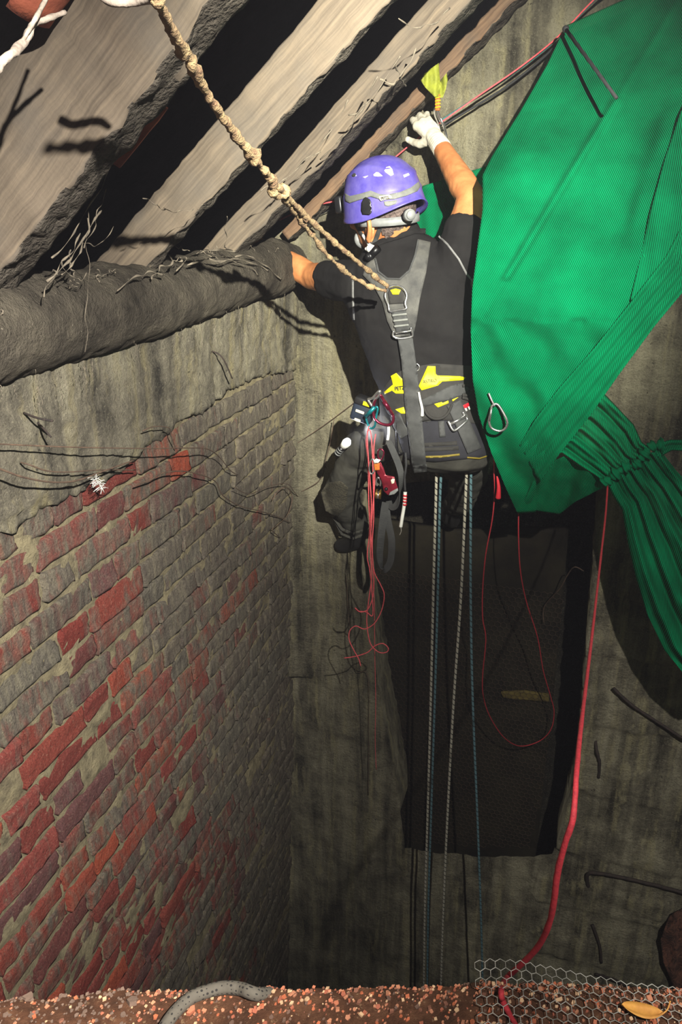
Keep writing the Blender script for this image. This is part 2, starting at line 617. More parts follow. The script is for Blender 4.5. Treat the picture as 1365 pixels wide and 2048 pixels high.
def tube(bm, pts, r, seg=8, closed=False, smooth=6, rough=0.0):
    """a tube along points; r a radius or a function of 0..1; UV = metres, turns"""
    P = catmull(pts, smooth, closed) if smooth > 1 else [V(p) for p in pts]
    n = len(P)
    uvl = bm.loops.layers.uv.verify()
    T = []
    for i in range(n):
        a = P[(i - 1) % n] if closed else P[max(0, i - 1)]
        b = P[(i + 1) % n] if closed else P[min(n - 1, i + 1)]
        t = (b - a)
        T.append(t.normalized() if t.length > 1e-9 else V((0, 0, 1)))
    ref = V((0, 0, 1)) if abs(T[0].z) < 0.9 else V((1, 0, 0))
    u = T[0].cross(ref).normalized()
    rings, L = [], [0.0]
    for i in range(n):
        if i:
            L.append(L[-1] + (P[i] - P[i - 1]).length)
        u = (u - T[i] * u.dot(T[i])).normalized()
        w = T[i].cross(u)
        rad = r(i / max(1, n - 1)) if callable(r) else r
        ring = []
        for k in range(seg):
            a = 2 * math.pi * k / seg
            rr = rad
            if rough:
                q = P[i] + (u * math.cos(a) + w * math.sin(a)) * rad
                rr = rad * (1 + rough * nz(q, 60, 3.0))
            ring.append(bm.verts.new(P[i] + (u * math.cos(a) + w * math.sin(a)) * rr))
        rings.append(ring)
    m = n if closed else n - 1
    for i in range(m):
        j = (i + 1) % n
        lj = L[j] if j else L[-1] + (P[0] - P[-1]).length
        for k in range(seg):
            q = (k + 1) % seg
            f = bm.faces.new((rings[i][k], rings[i][q], rings[j][q], rings[j][k]))
            for lp, (a, b) in zip(f.loops, ((L[i], k), (L[i], k + 1), (lj, k + 1), (lj, k))):
                lp[uvl].uv = (a, b / seg)
    if not closed:
        bm.faces.new(rings[0][::-1])
        bm.faces.new(rings[-1])
    return bm


def tb(pts, r, **kw):
    return tube(bmesh.new(), pts, r, **kw)


def ball(bm, c, r, ax=None, seg=14, rings=9):
    """ellipsoid: r scalar or triple along the axes ax"""
    rx = r if isinstance(r, (tuple, list)) else (r, r, r)
    ax = ax or (V((1, 0, 0)), V((0, 1, 0)), V((0, 0, 1)))
    m = Matrix((ax[0] * rx[0], ax[1] * rx[1], ax[2] * rx[2])).transposed().to_4x4()
    m.translation = c
    if m.determinant() < 0:
        m = m @ Matrix.Diagonal((1, -1, 1, 1))
    bmesh.ops.create_uvsphere(bm, u_segments=seg, v_segments=rings, radius=1, matrix=m)


def capsule(bm, a, ra, b, rb, seg=12):
    ball(bm, a, ra, seg=seg, rings=8)
    ball(bm, b, rb, seg=seg, rings=8)
    d = (b - a)
    if d.length < 1e-6:
        return
    m = d.to_track_quat('Z', 'Y').to_matrix().to_4x4()
    m.translation = (a + b) / 2
    bmesh.ops.create_cone(bm, cap_ends=True, segments=seg, radius1=ra, radius2=rb, depth=d.length, matrix=m)


def chain(bm, pts):
    for (a, ra), (b, rb) in zip(pts, pts[1:]):
        capsule(bm, a, ra, b, rb)


def loft(bm, rings, cap=True):
    rv = [[bm.verts.new(p) for p in r] for r in rings]
    n = len(rv[0])
    for a, b in zip(rv, rv[1:]):
        for k in range(n):
            bm.faces.new((a[k], a[(k + 1) % n], b[(k + 1) % n], b[k]))
    if cap:
        bm.faces.new(rv[0][::-1])
        bm.faces.new(rv[-1])
    bmesh.ops.recalc_face_normals(bm, faces=bm.faces[:])


def box(bm, c, ax, h, bevel=0.0):
    """box with half sizes h along the axes ax"""
    b2 = bmesh.new()
    m = Matrix((ax[0] * h[0], ax[1] * h[1], ax[2] * h[2])).transposed().to_4x4()
    m.translation = c
    bmesh.ops.create_cube(b2, size=2, matrix=m)
    if bevel:
        bmesh.ops.bevel(b2, geom=b2.edges[:], offset=bevel, segments=2, affect='EDGES', profile=0.5)
    bmesh.ops.recalc_face_normals(b2, faces=b2.faces[:])
    me = bpy.data.meshes.new('tmp')
    b2.to_mesh(me)
    b2.free()
    bm.from_mesh(me)
    bpy.data.meshes.remove(me)
    return bm


def cyl(bm, a, b, r, r2=None, seg=20):
    d = b - a
    m = d.to_track_quat('Z', 'Y').to_matrix().to_4x4()
    m.translation = (a + b) / 2
    bmesh.ops.create_cone(bm, cap_ends=True, segments=seg, radius1=r, radius2=r if r2 is None else r2, depth=d.length, matrix=m)
    return bm


def blend(bm, voxel, smooth=4, fac=0.5):
    """one continuous surface out of overlapping closed shapes"""
    me = bpy.data.meshes.new('raw')
    bm.to_mesh(me)
    bm.free()
    o = bpy.data.objects.new('raw', me)
    COL.objects.link(o)
    r = o.modifiers.new('r', 'REMESH')
    r.mode = 'VOXEL'
    r.voxel_size = voxel
    s = o.modifiers.new('s', 'SMOOTH')
    s.factor = fac
    s.iterations = smooth
    dg = bpy.context.evaluated_depsgraph_get()
    out = bpy.data.meshes.new_from_object(o.evaluated_get(dg))
    bpy.data.objects.remove(o)
    bpy.data.meshes.remove(me)
    return out


def bvh_of(*meshes):
    vs, fs = [], []
    for me in meshes:
        b = len(vs)
        vs += [v.co.copy() for v in me.vertices]
        fs += [[b + i for i in p.vertices] for p in me.polygons]
    return BVHTree.FromPolygons(vs, fs)


def bm_bvh(bm):
    bm.normal_update()
    return BVHTree.FromBMesh(bm)


def wrinkle(me, fn):
    ns = [v.normal.copy() for v in me.vertices]
    for v, n in zip(me.vertices, ns):
        v.co += n * fn(v.co)
    me.update()


def text_drape(txt, cx, cy, hpx, ang, bvh, off, m, name, parent, wpx=None, thick=0.0006, bold=0.0):
    cu = bpy.data.curves.new('t', 'FONT')
    cu.body = txt
    cu.offset = bold
    cu.align_x = 'CENTER'
    cu.align_y = 'CENTER'
    o = bpy.data.objects.new('t', cu)
    COL.objects.link(o)
    dg = bpy.context.evaluated_depsgraph_get()
    me = bpy.data.meshes.new_from_object(o.evaluated_get(dg))
    bpy.data.objects.remove(o)
    xs = [v.co.x for v in me.vertices]
    ys = [v.co.y for v in me.vertices]
    mx, my = (max(xs) + min(xs)) / 2, (max(ys) + min(ys)) / 2
    s = hpx / (max(ys) - min(ys))
    sx = s if wpx is None else wpx / (max(xs) - min(xs))
    ca, sa = math.cos(ang), math.sin(ang)
    pts = []
    for v in me.vertices:
        x, y = (v.co.x - mx) * sx, -(v.co.y - my) * s
        pts.append((cx + x * ca - y * sa, cy + x * sa + y * ca))
    p3 = drape_pts(pts, bvh)
    for v, p in zip(me.vertices, p3):
        v.co = p + (CAM - p).normalized() * (off + thick)
    return obj(name, me, m, parent, smooth=False)


def pxm(x, y, o):
    """metres per pixel at that place"""
    return depth(FP(x, y, o)) / F


# ================================================================== THE SETTING
def st_of(p):
    v = p - CT
    return -(v.dot(D)), v.dot(AX)


def uz_of(p):
    return (p - CT).dot(E), p.z


# ---- left wall: mortar bed as the wall itself, bricks and render band as its parts
COURSE = 0.0775
T0 = -0.235


def build_left_wall():
    bm = bmesh.new()
    ns, nt = 150, 200
    s0, s1, t0, t1 = -0.03, 2.9, 0.0, -4.3
    g = []
    for j in range(nt + 1):
        row = []
        for i in range(ns + 1):
            s = s0 + (s1 - s0) * i / ns
            t = t0 + (t1 - t0) * j / nt
            p = LW(s, t)
            o = 0.002 + 0.010 * nz(p, 14, 1.0) + 0.005 * nz(p, 45, 2.0)
            row.append(bm.verts.new(LW(s, t, o)))
        g.append(row)
    for j in range(nt):
        for i in range(ns):
            bm.faces.new((g[j][i], g[j][i + 1], g[j + 1][i + 1], g[j + 1][i]))
    bmesh.ops.recalc_face_normals(bm, faces=bm.faces[:])
    wall = obj('wall_left', bm, M['mortar'], None, kind='structure')
    # bricks
    bm = bmesh.new()
    cl = bm.verts.layers.float_color.new('bcol')
    dl = bm.verts.layers.float.new('dust')
    reds = [rgb(144, 70, 60), rgb(158, 76, 60), rgb(130, 62, 56), rgb(172, 82, 60), rgb(112, 64, 62), rgb(146, 72, 66), rgb(134, 58, 52), rgb(108, 74, 74)]
    rnd = random.Random(3)
    c = 0
    t = T0
    while t > -3.9:
        s = -0.02 - rnd.random() * 0.15
        tj = rnd.uniform(-.003, .003)
        hd = c % 2
        while s < 2.9:
            hd = 1 - hd if rnd.random() < 0.7 else hd
            ln = (0.112 if hd else 0.232) * rnd.uniform(0.94, 1.04)
            if c < 1 and s < 1.12:
                pass
            gap = 0.006
            ch = rnd.random()
            if ch > 0.025:
                nu = 9 if hd else 13
                lift = rnd.uniform(0.005, 0.014)
                tilt = rnd.uniform(-.006, .006)
                tiltv = rnd.uniform(-.002, .006)
                bh = COURSE - 0.009 - .008 * max(0, min(1, (s - .95) / .4)) * max(0, min(1, (-t - .45) / .4)) + rnd.uniform(-.005, .003)
                sd = rnd.random() * 50
                col = rnd.choice(reds)
                p0 = LW(s + ln / 2, t - bh / 2)
                du = 0.60 - 0.10 * (s - 0.9) + 0.22 * nz(p0, 2.2, 9.0, 2) + rnd.uniform(-.12, .12)
                if s > 1.15:
                    du -= 0.16 * min(1, (s - 1.15) / 0.3) * min(1, max(0, -t - 0.45) / 0.5)
                if s > 1.1 and t > -0.55:
                    du -= 0.02
                du += 0.16 * max(0, 1 - s / 0.75)
                ea, eb = .0028 / ln, .0028 / bh
                us = [0, ea, 3 * ea] + [.08 + .84 * q / (nu - 6) for q in range(nu - 5)] + [1 - 3 * ea, 1 - ea, 1]
                vs_ = [0, eb, 3 * eb, .30, .5, .70, 1 - 3 * eb, 1 - eb, 1]
                nu, nv = len(us) - 1, len(vs_) - 1
                gr = []
                for j in range(nv + 1):
                    row = []
                    for i in range(nu + 1):
                        a, b = us[i], vs_[j]
                        ring = i in (0, nu) or j in (0, nv)
                        ss = s + gap / 2 + (ln - gap) * a
                        tt = t - bh * b + tj
                        q = LW(ss, tt)
                        ed = min(a * ln, (1 - a) * ln, b * bh, (1 - b) * bh)
                        rd = 0.006
                        k = 1 - (1 - min(1, ed / rd)) ** 2
                        oo = -0.012 if ring else lift * (0.55 + 0.45 * k) + tilt * (a - .5) + tiltv * (b - .5) * 2
                        oo += 0 if ring else 0.0050 * nz(q, 38, sd) + 0.0030 * nz(q, 100, sd)
                        w = 0.0045
                        ss += w * nz(q, 40, sd + 4)
                        tt += w * nz(q, 40, sd + 8)
                        v = bm.verts.new(LW(ss, tt, oo))
                        v[cl] = col
                        v[dl] = du
                        row.append(v)
                    gr.append(row)
                for j in range(nv):
                    for i in range(nu):
                        bm.faces.new((gr[j][i], gr[j][i + 1], gr[j + 1][i + 1], gr[j + 1][i]))
            s += ln
        t -= COURSE
        c += 1
    bmesh.ops.recalc_face_normals(bm, faces=bm.faces[:])
    if sum(f.normal.dot(NL) for f in bm.faces) < 0:
        bmesh.ops.reverse_faces(bm, faces=bm.faces[:])
    obj('brickwork', bm, M['brick'], wall)
    # render band above the bricks
    px = [(0, 1062), (60, 1027), (120, 992), (190, 962), (250, 925), (275, 908), (278, 892), (328, 868), (343, 846), (400, 822),
          (430, 792), (470, 770), (520, 748), (560, 742), (580, 738)]
    low = [st_of(LP(*q)) for q in px]
    low = [(2.95, -0.247), (2.3, -0.25)] + low + [(-0.02, -0.27)]
    top = [(-0.02, 0.03), (2.95, 0.03)]
    lowd = []
    for s, t in densify(low, 0.012, False):
        p = LW(s, t)
        lowd.append((s + 0.006 * nz(p, 40, 5), t + 0.012 * nz(p, 22, 6) + 0.006 * nz(p, 90, 7)))
    pts, tris = fill(lowd + top, 0.0135)
    tp, bt = [], []
    for s, t in pts:
        p = LW(s, t)
        o = 0.020 + 0.012 * nz(p, 5, 3) + 0.006 * nz(p, 22, 4) + 0.006 * nz(p, 60, 8)
        o += -0.006 if t < -0.22 else 0
        tp.append(LW(s, t, max(o, 0.008)))
        bt.append(LW(s, t, -0.012))
    obj('render_band', shell(tp, bt, tris), M['plaster'], wall)


build_left_wall()


# ---- far wall with the opening
HOLE_PX = [(722, 975), (713, 1100), (755, 1360), (813, 1690), (870, 1702), (990, 1718), (1058, 1716), (1105, 1712), (1128, 1640),
           (1152, 1552), (1175, 1290), (1191, 1072), (1200, 960), (960, 950)]


def build_far_wall():
    hole = [uz_of(FP(*q)) for q in HOLE_PX]
    hole = [(u + 0.008 * noise.noise(V((u * 25, z * 25, 0))), z + 0.008 * noise.noise(V((u * 25, z * 25, 9)))) for u, z in densify(hole, 0.025)]
    tpx = [(545, 495), (600, 432), (650, 376), (740, 282), (838, 181), (985, 20), (1180, -195), (1300, -330)]
    top = [uz_of(FP(*q)) for q in tpx]
    outer = [(-0.28, -4.3), (-0.28, top[0][1])] + top + [(2.1, top[-1][1] + 0.5), (2.1, -4.3)]
    pts, tris = fill(outer, 0.032, (hole,))
    bm = bmesh.new()
    vs = []
    for u, z in pts:
        p = FWL(u, z)
        o = 0.022 * nz(p, 2.6, 11) + 0.008 * nz(p, 14, 12) + 0.004 * nz(p, 40, 13)
        # shutter-board steps low on the right
        if u > 1.1 and z < -0.8:
            o += 0.014 * (math.floor((z + .02 * u) / 0.17) % 2) + .012 * nz(p, 7, 40)
        if u < 0.30 and z > -1.2:       # rounded, smeared corner
            o += 0.035 * max(0, 1 - u / 0.16) ** 2
        vs.append(bm.verts.new(FWL(u, z, o)))
    for f in tris:
        bm.faces.new([vs[i] for i in f])
    bmesh.ops.recalc_face_normals(bm, faces=bm.faces[:])
    if sum(f.normal.dot(-D) for f in bm.faces) < 0:
        bmesh.ops.reverse_faces(bm, faces=bm.faces[:])
    eds = [e for e in bm.edges if e.verts[0].co.z > -2.3 and e.verts[1].co.z > -2.3 and len(e.link_faces) == 2]
    bmesh.ops.subdivide_edges(bm, edges=eds, cuts=1)
    for v in bm.verts:
        if v.is_boundary:
            continue
        p = v.co.copy()
        u, z = uz_of(p)
        g = max(0, min(1, (z - .15) / .3)) * max(0, min(1, (u - .05) / .2))
        o = .004 * nz(p, 48, 31, 4) + g * .011 * max(0, nz(p, 38, 33, 3) - .05) + g * .008 * nz(p, 20, 34)
        v.co = p - D * o
    # reveal: run the rim of the opening back
    eds = []
    for e in bm.edges:
        if len(e.link_faces) == 1:
            c = (e.verts[0].co + e.verts[1].co) / 2
            u, z = uz_of(c)
            if 0.05 < u < 1.4 and -1.88 < z < -0.02:
                eds.append(e)
    r = bmesh.ops.extrude_edge_only(bm, edges=eds)
    for v in r['geom']:
        if isinstance(v, bmesh.types.BMVert):
            v.co += D * 0.21
    return obj('wall_back', bm, M['concrete'], None, kind='structure')


WALL_BACK = build_far_wall()


# ---- what closes the shaft outside the picture
def slab(name, pts, m, thick, n):
    bm = bmesh.new()
    a = [bm.verts.new(p) for p in pts]
    bm.faces.new(a)
    r = bmesh.ops.extrude_face_region(bm, geom=bm.faces[:])
    for v in r['geom']:
        if isinstance(v, bmesh.types.BMVert):
            v.co += n * thick
    bmesh.ops.recalc_face_normals(bm, faces=bm.faces[:])
    return obj(name, bm, m, None, smooth=False, kind='structure')


def RS(s, a, o=0.0):
    """point on the rafters' underside plane: s along the wall from the corner, a up the slope, o above"""
    return FOOT + RR * a - D * (s - st_of(FOOT)[0]) + RN * o


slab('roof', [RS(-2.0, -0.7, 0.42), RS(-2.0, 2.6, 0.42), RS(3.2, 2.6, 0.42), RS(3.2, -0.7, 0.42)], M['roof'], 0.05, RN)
slab('wall_right', [FWL(2.1, -4.3, 0), FWL(2.1, 2.4, 0), FWL(2.1, 2.4, 3.4), FWL(2.1, -4.3, 3.4)], M['concrete'], 0.1, E)
slab('floor', [FWL(-0.6, -4.3, -0.6), FWL(2.4, -4.3, -0.6), FWL(2.4, -4.3, 3.4), FWL(-1.4, -4.3, 3.4)], M['dark_concrete'], 0.1, -UP)

# void behind the opening: a dark chamber so that no outside light comes in
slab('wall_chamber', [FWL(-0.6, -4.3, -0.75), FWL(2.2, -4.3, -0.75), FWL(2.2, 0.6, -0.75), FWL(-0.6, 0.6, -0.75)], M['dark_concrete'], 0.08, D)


# ---- ledge the photographer leans over
def ledge_edge(x):
    return 0.585 + 0.008 * noise.noise(V((x * 7, 0, 3))) + 0.004 * noise.noise(V((x * 30, 0, 5))) - 0.02 * max(0, -x - 0.22) * 4


def ledge_z(x, y):
    z = 0.006 * noise.noise(V((x * 9, y * 9, 1))) + 0.003 * noise.noise(V((x * 40, y * 40, 2))) + 0.0015 * noise.noise(V((x * 120, y * 120, 4)))
    d = ledge_edge(x) - y
    if d < 0.03:
        z -= (0.03 - max(d, 0)) ** 2 * 12
    z += 0.010 * math.exp(-((x - 0.24) / 0.1) ** 2)
    return z


def build_ledge():
    bm = bmesh.new()
    xs = [-1.15 + 0.009 * i for i in range(257)]
    rows = []
    for j in range(40):
        f = j / 39
        row = []
        for x in xs:
            y = ledge_edge(x) - 0.5 * (1 - f) ** 1.8
            row.append(bm.verts.new(V((x, y, ledge_z(x, y)))))
        rows.append(row)
    for k in range(1, 14):
        row = []
        for x in xs:
            zz = ledge_z(x, ledge_edge(x)) - 0.02 * k - (0.25 * (k - 6) if k > 6 else 0)
            y = ledge_edge(x) + 0.004 + 0.007 * noise.noise(V((x * 20, zz * 20, 0)))
            row.append(bm.verts.new(V((x, y, zz))))
        rows.append(row)
    for a, b in zip(rows, rows[1:]):
        for i in range(len(xs) - 1):
            bm.faces.new((a[i], a[i + 1], b[i + 1], b[i]))
    bmesh.ops.recalc_face_normals(bm, faces=bm.faces[:])
    o = obj('ledge', bm, M['soil'], None, kind='structure')
    # chips
    bm = bmesh.new()
    cl = bm.verts.layers.float_color.new('bcol')
    rnd = random.Random(11)
    pal = [rgb(176, 104, 76), rgb(150, 84, 62), rgb(178, 118, 88), rgb(122, 78, 60), rgb(168, 112, 84), rgb(96, 72, 60), rgb(196, 160, 124), rgb(170, 92, 60)]
    for i in range(5200):
        x = rnd.uniform(-0.62, 0.62)
        y = ledge_edge(x) - rnd.random() ** 1.4 * 0.16
        z = ledge_z(x, y)
        r = rnd.choice([.9, 1.2, 1.5, 1.8, 2.2, 3.0]) * 0.001
        if rnd.random() < 0.02:
            r *= 2.0
        c = rnd.choice(pal)
        if x < -0.22 and rnd.random() < 0.7:
            c = rgb(104, 84, 72)
        ax = rnd.uniform(0, 6.28)
        n = rnd.choice([4, 5])
        tz = rnd.uniform(.25, .6) * r
        tl = V((rnd.uniform(-.4, .4), rnd.uniform(-.4, .4), 1)).normalized()
        u = tl.orthogonal().normalized()
        w = tl.cross(u)
        el = rnd.uniform(.5, 1)
        bt, tp = [], []
        for k in range(n):
            a = ax + 6.283 * k / n + rnd.uniform(-.3, .3)
            q = V((x, y, z + r * .25)) + u * math.cos(a) * r + w * math.sin(a) * r * el
            bt.append(bm.verts.new(q - tl * tz))
            tp.append(bm.verts.new(q + tl * tz))
        for v in bt + tp:
            v[cl] = c
        bm.faces.new(tp)
        bm.faces.new(bt[::-1])
        for k in range(n):
            bm.faces.new((bt[k], bt[(k + 1) % n], tp[(k + 1) % n], tp[k]))
    obj('rubble_chips', bm, M['chips'], None, smooth=False, label='orange brown brick chips strewn along the ledge at the bottom',
        cat='rubble', kind='stuff')


build_ledge()


# ---- rafters, log, batten
def rafter(name, s, w, h, a0, a1, m, seed, label, rough=0.003, warp=None, cat='rafter', group='roof rafters over the shaft', base=None):
    bm = bmesh.new()
    uvl = bm.loops.layers.uv.new()
    nl = 150
    prof = []
    eh, ew = .003 / h, .003 / w
    fr = lambda e, k: [e] + [e + (1 - 2 * e) * q / k for q in range(1, k)] + [1 - e]
    prof += [(0, y, 0) for y in fr(eh, 6)]                # near side face, up
    prof += [(x, 1, 1) for x in fr(ew, 3)]
    prof += [(1, 1 - y, 2) for y in fr(eh, 6)]
    prof += [(1 - x, 0, 3) for x in fr(ew, 8)]            # underside back to the near edge
    n = len(prof)
    per = [0]
    for k in range(n):
        a, b = prof[k], prof[(k + 1) % n]
        per.append(per[-1] + abs(a[0] - b[0]) * w + abs(a[1] - b[1]) * h)
    rings = []
    for i in range(nl + 1):
        a = a0 + (a1 - a0) * i / nl
        ring = []
        for k, (x, y, side) in enumerate(prof):
            dx = warp(a) if warp else 0
            p = base(a, w * x, h * y) if base else RS(s + dx - w * x, a, h * y)
            q = rough * (2.2 if side == 3 else 1.0)
            d = V((0, 0, 0)) + (-D) * q * nz(p, 26, seed) + RN * q * nz(p, 30, seed + 5) + RN * 0.0028 * nz(p, 5, seed + 2, 2) - D * 0.004 * nz(p, 4, seed + 3, 2)
            ring.append(bm.verts.new(p + d))
        rings.append(ring)
    for i in range(nl):
        for k in range(n):
            f = bm.faces.new((rings[i][k], rings[i][(k + 1) % n], rings[i + 1][(k + 1) % n], rings[i + 1][k]))
            aa = [(a0 + (a1 - a0) * i / nl), (a0 + (a1 - a0) * (i + 1) / nl)]
            for lp, (x, y) in zip(f.loops, ((aa[0], per[k]), (aa[0], per[k + 1]), (aa[1], per[k + 1]), (aa[1], per[k]))):
                lp[uvl].uv = (x + seed * 3.1, y + seed)
    bm.faces.new(rings[0][::-1])
    bm.faces.new(rings[-1])
    bmesh.ops.recalc_face_normals(bm, faces=bm.faces[:])
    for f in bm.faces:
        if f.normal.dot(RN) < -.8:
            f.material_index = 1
    o = obj(name, bm, [m, M['grime']], None, smooth=True, label=label, cat=cat, group=group)
    return o


rafter('rafter', 1.66, 0.085, 0.185, -0.12, 1.9, M['wood'], 1.3, 'widest grey-brown rafter, closest to the camera in the top left corner', 0.004)
rafter('rafter', 1.115, 0.04, 0.098, -0.10, 2.0, M['wood'], 4.7, 'middle pale brown rafter, between the widest rafter and the narrow one')
rafter('rafter', 0.615, 0.10, 0.075, -0.10, 2.2, M['wood'], 8.1, 'narrow pale rafter just above the helmet, ending over the hidden hand', 0.003, lambda a: 0.09 * max(0, a - 0.3))
_b0, _b1 = FP(650, 405, .135), FP(1032, 2, .135)
_bd = (_b1 - _b0).normalized()
rafter('batten', 0.25, 0.11, 0.038, -0.18, 1.6, M['old_wood'], 12.5, 'rough dark reddish-brown batten lying along the sloping top of the concrete wall', 0.004,
       None, 'batten', None, lambda a, x, y: _b0 + _bd * a + D * x + RN * y)


def build_log():
    bm = bmesh.new()
    rings = []
    n = 72
    m = 260
    s0, s1 = 2.95, 0.02
    for i in range(m + 1):
        f = i / m
        s = s0 + (s1 - s0) * f
        c = LW(s, 0.108 + 0.004 * math.sin(s * 5), -0.012)
        k = 1.0
        if f > 0.965:
            k = 0.93 - 0.2 * ((f - 0.965) / 0.035)
        ring = []
        for j in range(n):
            a = 2 * math.pi * j / n
            d = NL * math.cos(a) + UP * math.sin(a)
            p = c + d * 0.09
            r = 0.089 * k + 0.008 * nz(p, 7, 1) + 0.0035 * nz(p, 30, 2, 4) - .004 * max(0, nz((p.x * 3, p.y * 3, p.z * 14), 5, 8)) + 0.012 * max(0, s - 1.4)
            if a < math.pi and a > 0.9:
                r += 0.010 * max(0, nz(p, 16, 4))
            ring.append(c + d * r)
        rings.append(ring)
    loft(bm, rings)
    obj('log_beam', bm, M['log'], None, label='thick round dusty log lying along the top of the brick wall', cat='log')


build_log()


# ---- roof tiles glimpsed between the rafters
def tile_piece(p, ax, size, label):
    bm = bmesh.new()
    n = 10
    rings = []
    for i in range(6):
        ring = []
        for k in range(n + 1):
            a = math.pi * (k / n) * 0.8 + 0.3
            ring.append(p + ax[0] * (i / 5 - .5) * size[0] + ax[1] * math.cos(a) * size[1] + ax[2] * (math.sin(a) * size[2] + .003 * nz((i, k, size[0]), 1)))
        for k in range(n, -1, -1):
            a = math.pi * (k / n) * 0.8 + 0.3
            ring.append(p + ax[0] * (i / 5 - .5) * size[0] + ax[1] * math.cos(a) * (size[1] - .012) + ax[2] * (math.sin(a) * (size[2] - .012)))
        rings.append(ring)
    loft(bm, rings)
    obj('roof_tile', bm, M['tile'], None, label=label, cat='roof tile')


q = RP(262, 282, 0.13)
tile_piece(q, (RR, D, RN), (0.16, 0.07, 0.04), 'dim terracotta tile edge peeping out behind the widest rafter')
q = RP(98, -58, 0.16)
tile_piece(q, (RR, -D, -RN), (0.12, 0.05, 0.03), 'bright orange terracotta tile at the very top left corner')

# ---- panel, foam strip and chicken wire in the opening
def DP(x, y, dl):
    return FP(x, y, -dl)


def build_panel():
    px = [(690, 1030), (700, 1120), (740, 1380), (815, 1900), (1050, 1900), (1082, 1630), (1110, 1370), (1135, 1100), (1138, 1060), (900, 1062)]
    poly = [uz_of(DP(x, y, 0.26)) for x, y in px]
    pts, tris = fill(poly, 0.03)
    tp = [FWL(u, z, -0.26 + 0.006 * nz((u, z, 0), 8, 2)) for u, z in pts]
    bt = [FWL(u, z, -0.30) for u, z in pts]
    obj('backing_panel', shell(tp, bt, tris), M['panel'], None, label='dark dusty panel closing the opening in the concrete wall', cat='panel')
    poly = [uz_of(DP(x, y, 0.25)) for x, y in [(1003, 1383), (1050, 1381), (1098, 1388), (1100, 1402), (1060, 1400), (1008, 1394)]]
    pts, tris = fill(poly, 0.012)
    tp = [FWL(u, z, -0.243 + 0.006 * nz((u, z, 0), 60, 2)) for u, z in pts]
    bt = [FWL(u, z, -0.26) for u, z in pts]
    obj('foam_strip', shell(tp, bt, tris), M['foam'], None, label='short yellowed foam strip on the dark panel in the opening', cat='foam')


build_panel()


def hexnet(fn, inside, nx, ny, r, cell):
    """wire netting: hexagon edges as thin three-sided bars; fn maps (x, y) metres to the world"""
    bm = bmesh.new()
    done = set()
    dx, dy = cell * 0.5, cell * 0.866 * 0.5

    def bar(a, b):
        ka, kb = (round(a[0], 5), round(a[1], 5)), (round(b[0], 5), round(b[1], 5))
        key = (min(ka, kb), max(ka, kb))
        if key in done:
            return
        done.add(key)
        if not (inside(*a) and inside(*b)):
            return
        p, q = fn(*a), fn(*b)
        t = (q - p)
        if t.length < 1e-6:
            return
        t.normalize()
        u = t.orthogonal().normalized()
        w = t.cross(u)
        ra = []
        for c in (p, q):
            ra.append([bm.verts.new(c + (u * math.cos(k * 2.094) + w * math.sin(k * 2.094)) * r) for k in range(3)])
        for k in range(3):
            bm.faces.new((ra[0][k], ra[0][(k + 1) % 3], ra[1][(k + 1) % 3], ra[1][k]))
    R = cell / math.sqrt(3)
    for j in range(ny):
        for i in range(nx):
            cx = (i + 0.5 * (j % 2)) * cell
            cy = j * R * 1.5
            hx = [(cx + R * math.sin(k * math.pi / 3), cy + R * math.cos(k * math.pi / 3)) for k in range(6)]
            for k in range(6):
                bar(hx[k], hx[(k + 1) % 6])
    return bm


pp = [uz_of(DP(x, y, 0.22)) for x, y in [(705, 1040), (712, 1120), (752, 1380), (810, 1690), (1060, 1700), (1085, 1600), (1112, 1370), (1136, 1100), (1138, 1050)]]
u0, z0 = min(p[0] for p in pp), min(p[1] for p in pp)
obj('wire_mesh', hexnet(lambda x, y: FWL(u0 + x, z0 + y, -0.225 + 0.006 * nz((x, y, 0), 5, 4)), lambda x, y: in_poly(u0 + x, z0 + y, pp), 40, 70, 0.0007, 0.026),
    M['rust_wire'], None, label='dark chicken wire stretched over the panel in the opening', cat='wire netting')

# the bent piece on the ledge
def ledge_wire():
    # seen as a strip: left end lifts over the shaft, right part lies in the rubble
    def fn(x, y):
        # x 0..0.27 to the right, y 0..0.12 from its far edge to the camera
        X = 0.148 + x * 0.92 - y * 0.1
        Y = 0.600 - y * 0.9 - 0.10 * x
        lift = 0.009 * math.exp(-((x - 0.04) / 0.07) ** 2) * (1 - y / 0.12) + 0.004
        zz = ledge_z(X, min(Y, ledge_edge(X) - 0.02))
        return V((X, Y, zz + lift + 0.003 * math.exp(-(y / 0.03) ** 2)))
    return hexnet(fn, lambda x, y: 0 <= x <= 0.27 and -0.001 <= y <= 0.12 - 0.1 * max(0, 0.06 - x), 26, 18, 0.0005, 0.0118)


obj('chicken_wire', ledge_wire(), M['wire'], None, label='bent scrap of pale chicken wire lying on the ledge beside the red cord', cat='wire netting')


# ================================================================== THE CLIMBER
def ring(y, xl, xr, o, t, grow=0.0, sq=2.4):
    c = FP((xl + xr) / 2, y, o)
    hw = (xr - xl) / 2 * pxm((xl + xr) / 2, y, o + t * 0.5) + grow
    tt = t + grow
    pts = []
    for k in range(28):
        a = 2 * math.pi * k / 28
        ca, sa = math.cos(a), math.sin(a)
        x = math.copysign(abs(ca) ** (2 / sq), ca) * hw
        yv = math.copysign(abs(sa) ** (2 / sq), sa) * tt
        pts.append(c + E * x + D * yv)
    return pts


